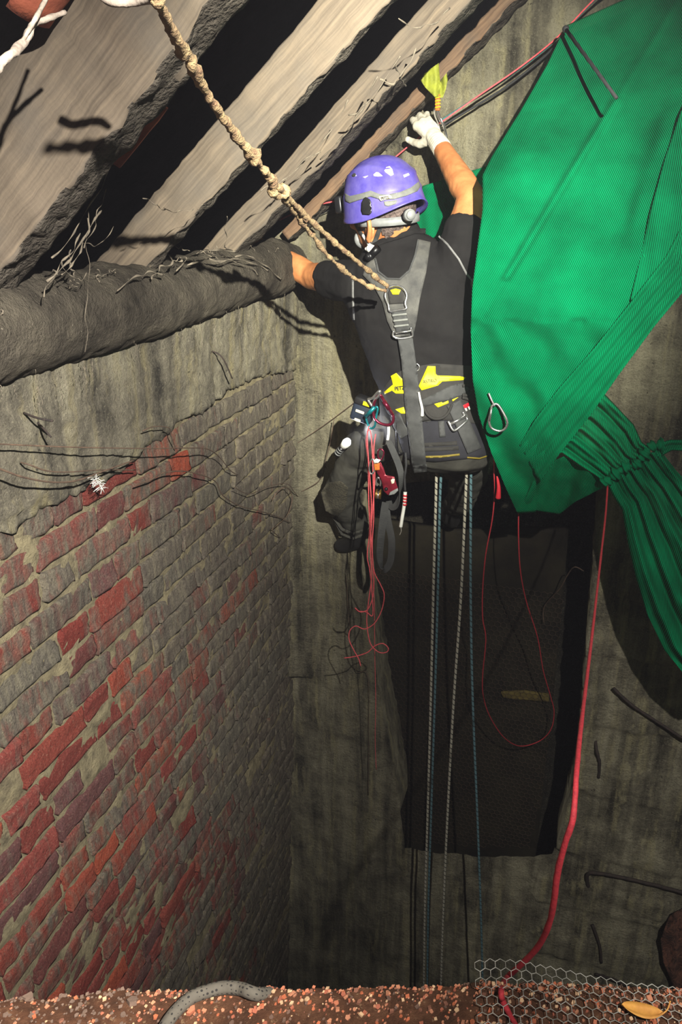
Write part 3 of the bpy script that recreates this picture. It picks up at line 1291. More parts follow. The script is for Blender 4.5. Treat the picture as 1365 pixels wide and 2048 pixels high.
TORSO = [(462, 776, 838, .40, .045), (480, 752, 872, .40, .065), (502, 724, 902, .405, .085), (535, 700, 936, .41, .105), (575, 694, 952, .415, .118),
         (630, 702, 958, .42, .12), (690, 718, 956, .425, .115), (745, 742, 952, .43, .108), (790, 757, 956, .43, .112), (840, 762, 968, .43, .122)]
HIPS = [(770, 757, 952, .43, .112), (810, 758, 960, .43, .118), (850, 762, 974, .435, .126), (890, 772, 982, .435, .13), (915, 786, 980, .42, .115), (930, 805, 965, .40, .08)]

person = thing('person', 'person in black t-shirt, harness and purple helmet, hanging back-on, gloved hand raised',
               'person', FP(865, 920, .42))

# head frame
HC = FP(764, 392, .42)
uh = (UP * 0.985 - E * 0.15 + D * 0.05).normalized()
fh = (-E * 0.86 + D * 0.48 - UP * 0.16)
fh = (fh - uh * fh.dot(uh)).normalized()
sh = uh.cross(fh).normalized()          # the person's own left, towards the camera
SKULL = HC - uh * 0.02
HAX = (fh, sh, uh)


def P(x, y, o):
    return FP(x, y, o)


def head_shapes(bm):
    ball(bm, SKULL, (0.098, 0.076, 0.112), HAX, 20, 14)
    ball(bm, SKULL + fh * 0.035 - uh * 0.075, (0.062, 0.056, 0.058), HAX, 16, 12)
    ball(bm, SKULL + fh * 0.066 - uh * 0.105, (0.026, 0.026, 0.020), HAX, 12, 8)      # chin
    ball(bm, SKULL + fh * 0.104 - uh * 0.045, (0.020, 0.014, 0.022), HAX, 12, 8)      # nose
    ball(bm, SKULL + fh * 0.090 - uh * 0.082, (0.014, 0.026, 0.008), HAX, 12, 8)      # mouth
    for q in (1, -1):
        ball(bm, SKULL + fh * 0.075 + sh * q * 0.045 - uh * 0.045, (0.022, 0.018, 0.016), HAX, 12, 8)   # cheekbones
        ball(bm, SKULL + fh * 0.088 + sh * q * 0.032 - uh * 0.008, (0.012, 0.022, 0.008), HAX, 12, 8)   # brows


R_SH, R_EL, R_WR = P(918, 512, .44), P(943, 398, .35), P(879, 288, .15)
L_SH, L_EL, L_WR = P(716, 566, .42), P(622, 552, .24), P(528, 494, .20)
R_UP = R_SH.lerp(R_EL, 0.5)


def arms(bm, g=0.0):
    chain(bm, [(R_SH, .054 + g), (R_SH.lerp(R_EL, .5), .052 + g), (R_EL, .043 + g), (R_EL.lerp(R_WR, .25), .043 + g), (R_EL.lerp(R_WR, .6), .036 + g), (R_WR, .027 + g)])
    chain(bm, [(L_SH, .054 + g), (L_SH.lerp(L_EL, .5), .050 + g), (L_EL, .043 + g), (L_EL.lerp(L_WR, .3), .042 + g), (L_EL.lerp(L_WR, .65), .035 + g), (L_WR, .027 + g)])


LEG_R = [(P(925, 870, .41), .088), (P(938, 950, .20), .066), (P(922, 1000, .02), .054), (P(905, 1010, -.08), .045)]
LEG_L = [(P(785, 865, .42), .088), (P(716, 905, .34), .066), (P(683, 990, .22), .066), (P(702, 1030, .13), .052), (P(716, 1052, .085), .046)]


def hand_shapes(bm, wrist, knuckles, mids, dips, tips, thumb, r, palm_r):
    for k in knuckles:
        capsule(bm, wrist, palm_r * 1.15, k, palm_r * 0.85)
    for k, m_, d_, t_ in zip(knuckles, mids, dips, tips):
        chain(bm, [(k, r * 1.1), (m_, r), (d_, r * .95), (t_, r * .85)])
    chain(bm, [(a, b) for a, b in zip(thumb, (r * 1.5, r * 1.25, r * 1.05, r * .9))])


def right_hand(bm, g=0.0):
    kn = [P(835, 252, .115), P(847, 245, .115), P(860, 242, .112), P(872, 246, .108)]
    md = [P(826, 240, .075), P(840, 231, .072), P(855, 229, .070), P(869, 235, .070)]
    dp = [P(829, 246, .045), P(843, 238, .042), P(858, 236, .042), P(872, 241, .045)]
    tp = [P(838, 258, .042), P(851, 252, .040), P(864, 250, .040), P(877, 254, .044)]
    th = [P(858, 282, .135), P(841, 288, .115), P(828, 285, .095), P(816, 279, .080)]
    hand_shapes(bm, P(868, 274, .135), kn, md, dp, tp, th, .0092 + g, .0175 + g)
    chain(bm, [(P(868, 274, .135), .026 + g), (R_WR.lerp(R_EL, .10), .029 + g)])


def left_hand(bm, g=0.0):
    w = L_WR + E * 0.004
    dr = (L_WR - L_EL).normalized()
    sd = D
    kn = [w + dr * .085 + sd * q for q in (-.030, -.010, .010, .028)]
    md = [k + dr * .034 - UP * .006 for k in kn]
    dp = [k + dr * .024 - UP * .012 for k in md]
    tp = [k + dr * .016 - UP * .014 for k in dp]
    th = [w + dr * .02 - sd * .02, w + dr * .045 - sd * .045 - UP * .01, w + dr * .07 - sd * .052 - UP * .02, w + dr * .088 - sd * .050 - UP * .03]
    hand_shapes(bm, w + dr * .01, kn, md, dp, tp, th, .0086 + g, .017 + g)


def build_body():
    bm = bmesh.new()
    loft(bm, [ring(y, a + 10, b - 10, o, t - .014) for y, a, b, o, t in TORSO])
    loft(bm, [ring(y, a + 10, b - 10, o, t - .014) for y, a, b, o, t in HIPS])
    chain(bm, [(P(800, 515, .405), .062), (P(796, 470, .41), .058), (SKULL - uh * .05 - fh * .03, .058)])
    head_shapes(bm)
    arms(bm)
    left_hand(bm)
    chain(bm, [(R_WR, .024), (P(862, 268, .128), .020), (P(852, 252, .115), .014)])
    for L in (LEG_R, LEG_L):
        chain(bm, [(p, r - .012) for p, r in L])
    me = blend(bm, 0.0052, 5)
    wrinkle(me, lambda c: 0.0012 * nz(c, 45, 2))
    return obj('body', me, M['skin'], person)


BODY = build_body()
for q in (1, -1):
    bm = bmesh.new()
    ball(bm, SKULL + fh * .088 + sh * q * .032 - uh * .026, .0125)
    obj('eye', bm, M['foam_white'], person)


# ear with helix and lobe (left one in view, right one hidden)
def ear(q):
    bm = bmesh.new()
    c = SKULL + sh * q * .074 - uh * .066 - fh * .004
    up, bk, out = uh, -fh, sh * q
    hel = [c + up * .030 + bk * -.006 + out * .006, c + up * .036 + bk * .008 + out * .014, c + up * .028 + bk * .022 + out * .020, c + up * .006 + bk * .024 + out * .020,
           c - up * .016 + bk * .014 + out * .014, c - up * .030 + bk * .002 + out * .008]
    tube(bm, hel, lambda t: .0055 + .003 * t * t, seg=8)
    inner = [c + up * .022 + bk * .002 + out * .008, c + up * .016 + bk * .013 + out * .012, c - up * .004 + bk * .012 + out * .010, c - up * .014 + bk * .004 + out * .008]
    tube(bm, inner, .0045, seg=8)
    ball(bm, c + bk * .008 + out * .003, (.018, .006, .030), (bk, out, up))
    ball(bm, c - up * .030 + bk * .002 + out * .007, (.009, .006, .010), (bk, out, up))
    obj('ear', blend(bm, .0022, 3), M['skin'], person)


ear(1)
ear(-1)

# hair showing under the helmet at nape and temple
bm = bmesh.new()
ball(bm, SKULL - fh * .004, (0.101, 0.080, 0.116), HAX, 60, 44)
for v in list(bm.verts):
    d = v.co - SKULL
    a, b, c = d.dot(fh), d.dot(sh), d.dot(uh)
    lim = -0.098 if a < -0.03 else (-0.06 if a < 0.01 else -0.01)
    if c < lim or a > 0.045 or (a > -0.012 and abs(b) > 0.05 and c < -.012 and a < .02) or c > .06:
        bm.verts.remove(v)
for v in bm.verts:
    d = (v.co - SKULL).normalized()
    v.co += d * (.0035 * nz(v.co, 130, 4) + .002)
obj('hair', bm, M['hair'], person)

# t-shirt
bm = bmesh.new()
loft(bm, [ring(*r) for r in TORSO])
chain(bm, [(P(798, 500, .405), .070), (P(800, 478, .41), .066)])
chain(bm, [(R_SH, .066), (R_SH.lerp(R_EL, .42), .060)])
chain(bm, [(P(905, 540, .43), .07), (R_SH, .066)])
chain(bm, [(L_SH, .066), (L_SH.lerp(L_EL, .60), .058)])
chain(bm, [(P(745, 600, .42), .085), (L_SH, .066)])
sme = blend(bm, 0.006, 6)


def fold(c):
    q = V((c.x * 9 + c.z * 7, c.y * 5, c.z * 9 - c.x * 7))
    f = 0.008 * noise.noise(q) + 0.007 * noise.noise(V((c.x * 4, c.y * 9, c.z * 26 + 6 * c.x)))
    return f + 0.0012 * noise.noise(c * 60)


wrinkle(sme, fold)
SHIRT = obj('t_shirt', sme, M['shirt'], person)

# trousers
bm = bmesh.new()
loft(bm, [ring(y, a, b, o, t) for y, a, b, o, t in HIPS])
for L in (LEG_R, LEG_L):
    chain(bm, L)
tme = blend(bm, 0.0065, 5)
wrinkle(tme, lambda c: 0.005 * noise.noise(V((c.x * 14, c.y * 14, c.z * 26))) + 0.004 * noise.noise(c * 11) + .001 * noise.noise(c * 70))
TROUSERS = obj('trousers', tme, M['trouser'], person)


def world_mesh(o):
    me = o.data.copy()
    b = V((0, 0, 0))
    p = o
    while p is not None:
        b = b + p.matrix_basis.translation
        p = p.parent
    me.transform(Matrix.Translation(b))
    return me


TORSO_BVH = bvh_of(world_mesh(SHIRT), world_mesh(TROUSERS))
LEG_BVH = bvh_of(world_mesh(TROUSERS))
SKIN_BVH = bvh_of(world_mesh(BODY))

# seams on the shirt
for ln in ([(878, 472), (895, 488), (918, 518), (934, 548), (946, 562)], [(706, 560), (706, 590), (708, 640)]):
    obj('shirt_seam', drape(band_poly(ln, 4), TORSO_BVH, 0.0, .002, 4), M['shirt_seam'], person)
# collar rib
obj('collar', drape(band_poly([(742, 492), (765, 482), (800, 472), (830, 462), (852, 462)], 11), TORSO_BVH, 0.0, .005, 5), M['shirt'], person)

# glove with rib-knit cuff
bm = bmesh.new()
right_hand(bm, .0016)
gme = blend(bm, 0.0027, 3)
gax = (R_WR - R_EL).normalized()


def rib(c):
    d = (c - R_WR).dot(gax)
    return 0.0011 * math.sin(d * 2 * math.pi / 0.0085) if -0.04 < d < 0.012 else 0.0010 * noise.noise(c * 90)


wrinkle(gme, rib)
obj('glove', gme, M['glove'], person)
GL_BVH = bvh_of(gme if False else world_mesh(bpy.data.objects['glove']))

# boots
bm = bmesh.new()
chain(bm, [(P(717, 1060, .08), .040), (P(712, 1078, .06), .040), (P(694, 1088, .035), .034), (P(684, 1090, .03), .030)])
obj('boot', blend(bm, .005, 4), M['boot'], person)
bm = bmesh.new()
chain(bm, [(P(903, 1012, -.10), .042), (P(900, 1030, -.13), .040), (P(905, 1040, -.15), .034)])
obj('boot', blend(bm, .005, 4), M['boot'], person)
# knee pad, pocket flap and cuffs on the left trouser leg
obj('knee_pad', drape([(642, 985), (655, 965), (682, 962), (697, 975), (693, 1015), (676, 1035), (652, 1022)], LEG_BVH, 0, .006, 5), M['sole'], person,
    label='textured knee pad')
for k, w in ((0, 6), (1, 5)):
    obj('trouser_cuff', drape(band_poly([(668 + 4 * k, 1034 + 10 * k), (684, 1058 + 10 * k), (706, 1068 + 9 * k), (728, 1062 + 8 * k)], w), LEG_BVH, 0, .008 + .002 * k, 4), M['trouser'], person)


# ---- helmet
def helmet_rim(ph):
    # ph = 0 at the front, +90 deg on the person's left
    c, s = math.cos(ph), math.sin(ph)
    return -0.044 - 0.022 * abs(s) ** 1.5 + (0.014 if c < 0 else 0.004) * abs(c) ** 2


def helmet_pt(ph, t, grow=0.0):
    zr = helmet_rim(ph)
    top = 0.108
    a = t * math.pi / 2
    ax_, by = 0.119, 0.104
    if t <= 1:
        k = math.sin(a)
        z = top * math.cos(a)
        r = k
    z = top * math.cos(min(t, 1) * math.pi / 2)
    r = math.sin(min(t, 1) * math.pi / 2) ** 0.92
    if t > 1:
        f = (t - 1)
        z = zr * f
        r = 1.0 + 0.03 * f
    g = 1 + grow / 0.12
    # a gentle tail at the back
    back = max(0, -math.cos(ph)) ** 3
    ex = 0.014 * back * max(0, t - .55)
    return HC + fh * ((ax_ * math.cos(ph)) * r * g - ex) + sh * (by * math.sin(ph) * r * g) + uh * (z * g)


def build_helmet():
    bm = bmesh.new()
    nph, nt = 72, 34
    outer, inner = [], []
    for j in range(nt + 1):
        t = 2.0 * j / nt
        ro, ri = [], []
        for i in range(nph):
            ph = 2 * math.pi * i / nph
            g = 0.0
            # raised lower shell and crown ridges
            if t > 0.92:
                g += 0.003
            g += 0.005 * math.exp(-((t - .62 - .12 * math.cos(ph * 2)) / .05) ** 2)
            if t > 1.88:
                g += 0.002
            ro.append(bm.verts.new(helmet_pt(ph, t, g)))
            ri.append(bm.verts.new(helmet_pt(ph, t, g - 0.012)))
        outer.append(ro)
        inner.append(ri)
    for R_, rev in ((outer, False), (inner, True)):
        for a, b in zip(R_, R_[1:]):
            for i in range(nph):
                f = (a[i], a[(i + 1) % nph], b[(i + 1) % nph], b[i])
                if len(set(f)) == 4:
                    bm.faces.new(f[::-1] if rev else f)
    for i in range(nph):
        bm.faces.new((outer[-1][i], outer[-1][(i + 1) % nph], inner[-1][(i + 1) % nph], inner[-1][i]))
    bmesh.ops.remove_doubles(bm, verts=bm.verts[:], dist=1e-5)
    bmesh.ops.recalc_face_normals(bm, faces=bm.faces[:])
    bv = bm_bvh(bm)
    h = obj('helmet', bm, M['purple'], person, label='purple climbing helmet')
    return h, bv


HEL, HBVH = build_helmet()


def hd(name, poly, m, off=0.0, thick=.003, step=5, label=None):
    return obj(name, drape(poly, HBVH, off, thick, step), m, HEL, label=label)


hd('vent', [(769, 341), (773, 334), (780, 332), (785, 338), (788, 349), (782, 352), (771, 344)], M['foam_white'], 0, .001)
hd('vent', [(747, 349), (753, 344), (758, 345), (766, 352), (756, 353), (748, 352)], M['foam_white'], 0, .001)
hd('vent', [(725, 354), (737, 351), (731, 356)], M['foam_white'], 0, .001, 3)
hd('rivet', [(704, 350), (708, 346), (712, 347), (713, 351), (709, 354), (705, 353)], M['steel'], 0, .003, 3)
hd('logo_patch', [(807, 350), (818, 346), (820, 350), (809, 355)], M['foam_white'], 0, .0006, 3)
hd('headlamp_band', [(690, 386), (700, 392), (718, 388), (742, 381), (760, 388), (775, 389), (800, 384), (822, 375), (838, 363), (842, 372), (836, 382), (815, 391), (790, 398), (765, 400),
                     (742, 393), (718, 400), (700, 406), (691, 402)], M['grey_strap'], .001, .004, 4, 'grey elastic headlamp band')
hd('band_slider', [(758, 393), (779, 389), (783, 392), (784, 396), (762, 402), (759, 398)], M['foam_white'], .005, .003, 3)
text_drape('PETZL', 771, 395.5, 5.2, -.17, HBVH, .0105, M['ink'], 'band_lettering', HEL, 17, bold=.03)
hd('band_patch', [(768, 403), (796, 400), (792, 408), (777, 413), (770, 411)], M['grey_strap'], .001, .002, 4)
hd('headlamp_clip', [(728, 396), (732, 394), (740, 398), (743, 404), (744, 425), (740, 429), (726, 428), (723, 420), (724, 404)], M['black_plastic'], .003, .008, 4)
# headlamp on the brow, mostly hidden beyond the left edge
bm = bmesh.new()
box(bm, helmet_pt(math.radians(12), 1.05, .016), (fh, sh, uh), (.014, .032, .024), .006)
obj('headlamp', bm, M['black_plastic'], HEL)
bm = bmesh.new()
q = helmet_pt(math.radians(12), 1.05, .030)
cyl(bm, q, q + fh * .012, .018, .016)
obj('headlamp_lens', bm, M['grey_plastic'], HEL)
# nape cradle and wheel
line = []
for k in range(15):
    ph = math.radians(78 + k * 11)
    dn = -0.066 - 0.014 * math.sin((k / 14) * math.pi)
    line.append(HC + fh * math.cos(ph) * .108 + sh * math.sin(ph) * .088 + uh * dn)
bm = bmesh.new()
rings_ = []
for i, c in enumerate(line):
    o_ = (c - HC)
    o_ = (o_ - uh * o_.dot(uh)).normalized()
    rings_.append([c + uh * .011, c + uh * .011 + o_ * .004, c - uh * .011 + o_ * .004, c - uh * .011])
loft(bm, rings_)
obj('nape_band', bm, M['grey_plastic'], HEL)
wc = P(820, 430, .53)
wn = ((CAM - wc).normalized() + E * .5).normalized()
bm = bmesh.new()
cyl(bm, wc - wn * .012, wc + wn * .006, .0165, .0155, 24)
cyl(bm, wc + wn * .006, wc + wn * .010, .0125, .0115, 24)
obj('adjuster_wheel', bm, M['grey_plastic'], HEL)
hb = bvh_of(world_mesh(BODY), world_mesh(bpy.data.objects['hair']))
for ln, m_, w in (([(766, 438), (760, 458), (752, 480), (746, 490)], 'web', 9), ([(708, 433), (712, 448), (720, 464), (733, 478), (744, 490)], 'web', 7),
                  ([(752, 432), (741, 448), (726, 461)], 'grey_strap', 4)):
    obj('chin_strap', drape(band_poly(ln, w), hb, .004, .003, 4), M[m_], HEL)
# half mask with its filter
bm = bmesh.new()
ball(bm, SKULL + fh * .088 - uh * .088, (.018, .042, .030), HAX, 20, 14)
mask = obj('respirator_mask', bm, M['grey_plastic'], person, label='grey half mask')
bm = bmesh.new()
q = P(738, 513, .50)
cyl(bm, q - sh * .012 - fh * .004, q + sh * .006, .012, .012)
cyl(bm, q + sh * .006, q + sh * .010, .009, .008)
cyl(bm, q - sh * .012 - fh * .03 + uh * .02, q - sh * .004, .012, .010)
obj('mask_filter', bm, M['dark_metal'], mask)
bm = bmesh.new()
tube(bm, [P(726, 470, .46), P(738, 488, .485), P(748, 494, .49), P(752, 500, .49), P(742, 503, .49), P(732, 497, .48)], .0045)
ball(bm, P(741, 497, .485), .012)
obj('mask_buckle', bm, M['white_plastic'], mask)


# ---- harness
har = thing('harness', None, None, FP(865, 760, .5))
har.parent = person
har.location = FP(865, 760, .5) - person.location
har.name = 'harness'


def hp(name, poly, m, off=0.0, thick=.004, step=6, label=None, bvh=None):
    return obj(name, drape(poly, bvh or TORSO_BVH, off, thick, step), m, har, label=label)


hp('back_pad', [(836, 478), (862, 484), (853, 545), (840, 600), (834, 640), (827, 672), (790, 674), (775, 642), (765, 604), (749, 574), (726, 550), (733, 528), (751, 515), (758, 543),
                (775, 556), (800, 557), (818, 540), (830, 510)], M['pad'], .001, .009, 7)
hp('pad_edge', band_poly([(751, 517), (757, 543), (775, 557), (800, 558), (819, 541), (831, 510), (837, 480)], 4), M['web'], .009, .004, 4)
hp('waist_belt', [(760, 794), (772, 770), (790, 748), (815, 735), (870, 727), (948, 732), (952, 790), (962, 848), (905, 842), (870, 838), (800, 850), (776, 826)], M['belt'], .001, .012, 7)
hp('seat_panel', [(792, 850), (860, 842), (935, 838), (962, 850), (972, 895), (990, 912), (930, 918), (870, 924), (812, 918), (800, 885)], M['seat'], .001, .008, 7)
hp('seat_trim', band_poly([(850, 914), (885, 913), (920, 909)], 4), M['olive_gold'], .008, .003, 4)
hp('seat_trim', band_poly([(935, 915), (960, 917), (988, 908)], 3), M['olive_gold'], .008, .003, 4)
for ln in ([(846, 890), (885, 888), (915, 886)], [(846, 900), (885, 898), (918, 896)]):
    hp('seat_webbing', band_poly(ln, 8), M['belt'], .008, .003, 5)
YR = [(856, 732), (871.5, 732.6), (872, 747.5), (875.5, 751), (920, 752.4), (932, 755), (928, 760), (885, 763), (876.5, 771), (844, 780.7), (838, 772)]
YL = [(793, 746), (804, 757), (812, 762), (812, 787), (792, 787), (784.5, 781), (770, 788.6), (768.7, 784), (786.5, 769), (782, 752)]
hp('belt_panel', YR, M['yellow'], .013, .0015, 5, 'bright yellow belt panel')
hp('belt_panel', YL, M['yellow'], .013, .0015, 5, 'bright yellow belt panel')
hp('belt_tab', [(864.6, 804), (880.5, 800), (886, 806), (897, 801), (898, 806), (876.5, 815)], M['yellow'], .013, .002, 4, 'yellow belt tab')
hp('belt_tab', [(791, 819), (808, 814), (812, 827), (803, 827)], M['yellow'], .013, .002, 4, 'yellow belt tab')
hp('belt_tab', [(905, 799), (918, 794), (906, 803)], M['yellow'], .013, .002, 3, 'yellow belt tab')
text_drape('ASTRO', 860, 762, 7, -.12, TORSO_BVH, .0175, M['ink'], 'belt_lettering', har, 28)
text_drape('PETZL', 802, 776, 8, -.12, TORSO_BVH, .0175, M['ink'], 'belt_lettering', har, 24, bold=.035)
hp('belt_webbing', [(840, 802), (900, 772), (925, 766), (943, 776), (926, 790), (905, 798), (846, 814)], M['web'], .013, .004, 5)
hp('hip_strap', band_poly([(908, 806), (920, 832), (930, 855), (950, 902)], 30), M['web'], .014, .004, 5)
hp('hip_strap', band_poly([(790, 828), (798, 850), (812, 872)], 22), M['web'], .014, .004, 5)
hp('strap_stub', band_poly([(883, 842), (886, 874)], 12), M['web'], .010, .003, 5)
hp('red_tag', [(912, 818), (938, 805), (942, 811), (916, 826)], M['red_plastic'], .014, .0015, 4, 'red cloth tag')
for k in range(4):
    hp('tag_bar', band_poly([(919 + 6.4 * k, 823 - 3.3 * k), (921.5 + 6.4 * k, 828 - 3.0 * k)], 3.6), M['white_plastic'], .0155, .001, 3)
hp('back_strap', [(796, 676), (826, 676), (835, 740), (844, 830), (854, 938), (826, 942), (812, 830), (803, 720)], M['web'], .020, .004, 6)
hp('strap_end', [(826, 931), (854, 929), (855, 943), (829, 946)], M['web'], .024, .006, 5)
hp('ladder_strap', [(783, 622), (812, 620), (822, 660), (793, 664)], M['web'], .014, .004, 5)
for k in range(3):
    hp('strap_keeper', band_poly([(785 + 2 * k, 631 + 11 * k), (814 + 2 * k, 628 + 11 * k)], 4), M['grey_strap'], .019, .003, 4)
hp('ring_pad', [(776, 585), (782, 574), (793, 571), (804, 576), (809, 590), (808, 606), (780, 608)], M['belt'], .012, .004, 5)
hp('ring_flash', [(781, 580), (792, 577), (802, 580), (798, 589), (786, 589)], M['yellow'], .017, .0015, 4, 'yellow patch inside the ring')


def on_body(pts, off, bvh=TORSO_BVH):
    return [p + (CAM - p).normalized() * off for p in drape_pts(pts, bvh)]


bm = bmesh.new()
tube(bm, on_body([(777, 609), (771, 592), (776, 577), (791, 571), (806, 576), (814, 590), (811, 606), (813, 617), (799, 620), (781, 622), (778, 615)], .020), .0036, closed=True, seg=10)
obj('dorsal_ring', bm, M['steel'], har, label='steel ring between the shoulder blades')
bm = bmesh.new()
tube(bm, on_body([(788, 662), (787, 672), (800, 677), (822, 674), (826, 668), (822, 655)], .024), .0035, seg=10)
tube(bm, on_body([(790, 666), (822, 662)], .026), .003, seg=8, smooth=1)
obj('strap_buckle', bm, M['steel'], har)
bm = bmesh.new()
tube(bm, on_body([(897, 842), (905, 858), (912, 860), (930, 845), (935, 838), (926, 824)], .024), .0040, seg=10)
tube(bm, on_body([(902, 848), (932, 832)], .026), .005, seg=8, smooth=1)
obj('hip_buckle', bm, M['steel'], har)
for pl in ([(848, 812), (855, 828), (868, 837), (885, 836), (897, 826), (904, 810)], [(926, 772), (938, 770), (943, 780), (938, 790), (926, 790)], [(926, 795), (940, 800), (950, 810), (956, 822)]):
    bm = bmesh.new()
    tube(bm, on_body(pl, .020), .0045, seg=8)
    obj('gear_loop', bm, M['belt'], har)
bm = bmesh.new()
tube(bm, on_body([(834, 727), (839, 732), (838, 739), (834, 742)], .018), .002, seg=8)
obj('small_ring', bm, M['steel'], har)


# ================================================================== THE GREEN NET
def resample(pl, n):
    L = [0.0]
    for a, b in zip(pl, pl[1:]):
        L.append(L[-1] + math.hypot(b[0] - a[0], b[1] - a[1]))
    out = []
    for i in range(n):
        t = L[-1] * i / (n - 1)
        k = 0
        while k < len(pl) - 2 and L[k + 1] < t:
            k += 1
        f = (t - L[k]) / max(1e-9, L[k + 1] - L[k])
        out.append(tuple(pl[k][j] + (pl[k + 1][j] - pl[k][j]) * f for j in range(len(pl[k]))))
    return out


NET_BM = bmesh.new()
NET_UV = NET_BM.loops.layers.uv.new()


def sheet(A, B, nu, nv, wr=None, uvrot=0.0, sag=0.0):
    """cloth between two edges A and B; points are (x, y, metres in front of the far wall)"""
    a, b = resample(A, nv), resample(B, nv)
    g = []
    for j in range(nv):
        row = []
        for i in range(nu):
            t = i / (nu - 1)
            x = a[j][0] + (b[j][0] - a[j][0]) * t
            y = a[j][1] + (b[j][1] - a[j][1]) * t
            o = a[j][2] + (b[j][2] - a[j][2]) * t + sag * 4 * t * (1 - t)
            if wr:
                o += wr(t, j / (nv - 1), x, y)
            row.append(NET_BM.verts.new(FP(x, y, o)))
        g.append(row)
    ca, sa = math.cos(uvrot), math.sin(uvrot)
    for j in range(nv - 1):
        for i in range(nu - 1):
            f = NET_BM.faces.new((g[j][i], g[j][i + 1], g[j + 1][i + 1], g[j + 1][i]))
            for lp in f.loops:
                c = lp.vert.co
                u, z = uz_of(c)
                lp[NET_UV].uv = (u * ca - z * sa, u * sa + z * ca)


def wr_main(t, v, x, y):
    p = V((x / 160, y / 160, 0))
    w = 0.030 * noise.noise(p) + 0.010 * noise.noise(V((x / 45, y / 70, 2)))
    # folds running from the top left towards the lower right, and from the lower corner up
    k = (x * 0.55 + y * 0.35)
    w += 0.006 * math.sin(k / 26 + 3 * noise.noise(V((x / 260, y / 260, 5)))) * min(1, v * 2)
    w += 0.020 * math.exp(-((x - 1110 + (y - 400) * 0.62) / 9) ** 2) * (1 if 200 < y < 560 else 0.3)
    d = (x - 1225 - (560 - y) * 0.30)
    w += 0.030 / (1 + math.exp(-max(-40, min(40, d / 7)))) * max(0, min(1, (620 - y) / 200)) * max(0, min(1, (y - 120) / 150))
    if y > 640:
        w += 0.012 * math.sin((x * 0.8 - y * 0.6) / 15 + noise.noise(V((x / 90, y / 90, 7))) * 2)
    return w


MAIN_L = [(1132, 52, .20), (1095, 130, .28), (1040, 225, .38), (985, 312, .50), (966, 350, .54), (966, 420, .58), (955, 500, .60), (945, 580, .61), (942, 660, .62), (946, 760, .62), (958, 830, .61),
          (983, 905, .56), (1012, 975, .47), (1036, 1026, .39)]
MAIN_R = [(1470, -100, .22), (1470, 40, .32), (1470, 160, .42), (1470, 260, .48), (1470, 330, .50), (1470, 400, .52), (1440, 480, .55), (1385, 560, .58), (1310, 650, .60), (1240, 745, .61),
          (1180, 830, .60), (1120, 905, .57), (1082, 960, .49), (1072, 1024, .39)]
sheet(MAIN_L, MAIN_R, 110, 210, wr_main, 0.25)
# hem band doubled along the lower right edge
HEM_O = [(1470, 425, .56), (1385, 562, .605), (1310, 653, .625), (1240, 748, .635), (1180, 833, .625), (1120, 908, .595), (1080, 965, .515)]
HEM_I = [(1400, 380, .56), (1335, 510, .61), (1262, 605, .635), (1190, 695, .645), (1120, 775, .64), (1070, 840, .63), (1040, 890, .585)]
sheet(HEM_I, HEM_O, 24, 90, lambda t, v, x, y: 0.005 * math.sin(t * 24 + 2 * v) + 0.006 * noise.noise(V((x / 60, y / 60, 11))), 0.9)
# second layer hanging on the right, with its own dark edge
sheet([(1400, 150, .50), (1362, 225, .53), (1330, 320, .56), (1300, 430, .59), (1284, 505, .605), (1262, 600, .61)],
      [(1475, 150, .52), (1475, 240, .54), (1475, 330, .57), (1470, 420, .59), (1420, 500, .60), (1330, 620, .61)], 30, 70,
      lambda t, v, x, y: 0.008 * noise.noise(V((x / 50, y / 90, 13))) + 0.004 * math.sin(x / 9), 0.5)
# gathered strip from under the hem to the tied knot
sheet([(1192, 770, .56), (1232, 812, .56), (1268, 850, .56), (1284, 885, .565), (1302, 898, .57)], [(1092, 905, .55), (1125, 905, .55), (1160, 930, .555), (1192, 950, .56), (1213, 966, .57)], 70, 60,
      lambda t, v, x, y: (0.018 - 0.006 * v) * math.sin(t * 26 + 2.2 * noise.noise(V((x / 70, y / 70, 17)))) + 0.006 * math.sin(t * 60), 0.7)
# lower flap with its ragged bottom edge
sheet([(1072, 950, .50), (1100, 925, .52), (1130, 912, .53), (1170, 938, .54), (1213, 964, .56)], [(1038, 1027, .385), (1066, 1020, .375), (1120, 1028, .37), (1152, 1003, .43), (1206, 976, .545)], 40, 50,
      lambda t, v, x, y: 0.012 * math.sin(v * 19 + t) + 0.006 * noise.noise(V((x / 25, y / 25, 19))), 0.4)
# tail below the knot
sheet([(1213, 962, .57), (1228, 992, .56), (1246, 1020, .56), (1256, 1080, .56), (1272, 1150, .57), (1296, 1230, .58), (1330, 1300, .59), (1372, 1352, .60), (1420, 1400, .60)],
      [(1318, 896, .57), (1352, 940, .56), (1400, 990, .56), (1450, 1050, .56), (1490, 1120, .57), (1520, 1200, .58), (1530, 1270, .59), (1540, 1330, .60), (1540, 1390, .60)], 90, 90,
      lambda t, v, x, y: (0.012 + 0.02 * v) * math.sin(t * 30 - 3 * v + 2 * noise.noise(V((x / 80, y / 120, 23)))) + 0.004 * math.sin(t * 75), 0.8)
# corner of net behind the climber's shoulder
sheet([(846, 372, .07), (836, 400, .08), (826, 440, .09), (824, 482, .10)], [(975, 332, .11), (982, 380, .12), (986, 430, .13), (986, 490, .14)], 40, 30,
      lambda t, v, x, y: 0.010 * noise.noise(V((x / 30, y / 30, 29))) + 0.004 * math.sin(x / 5), 0.2)
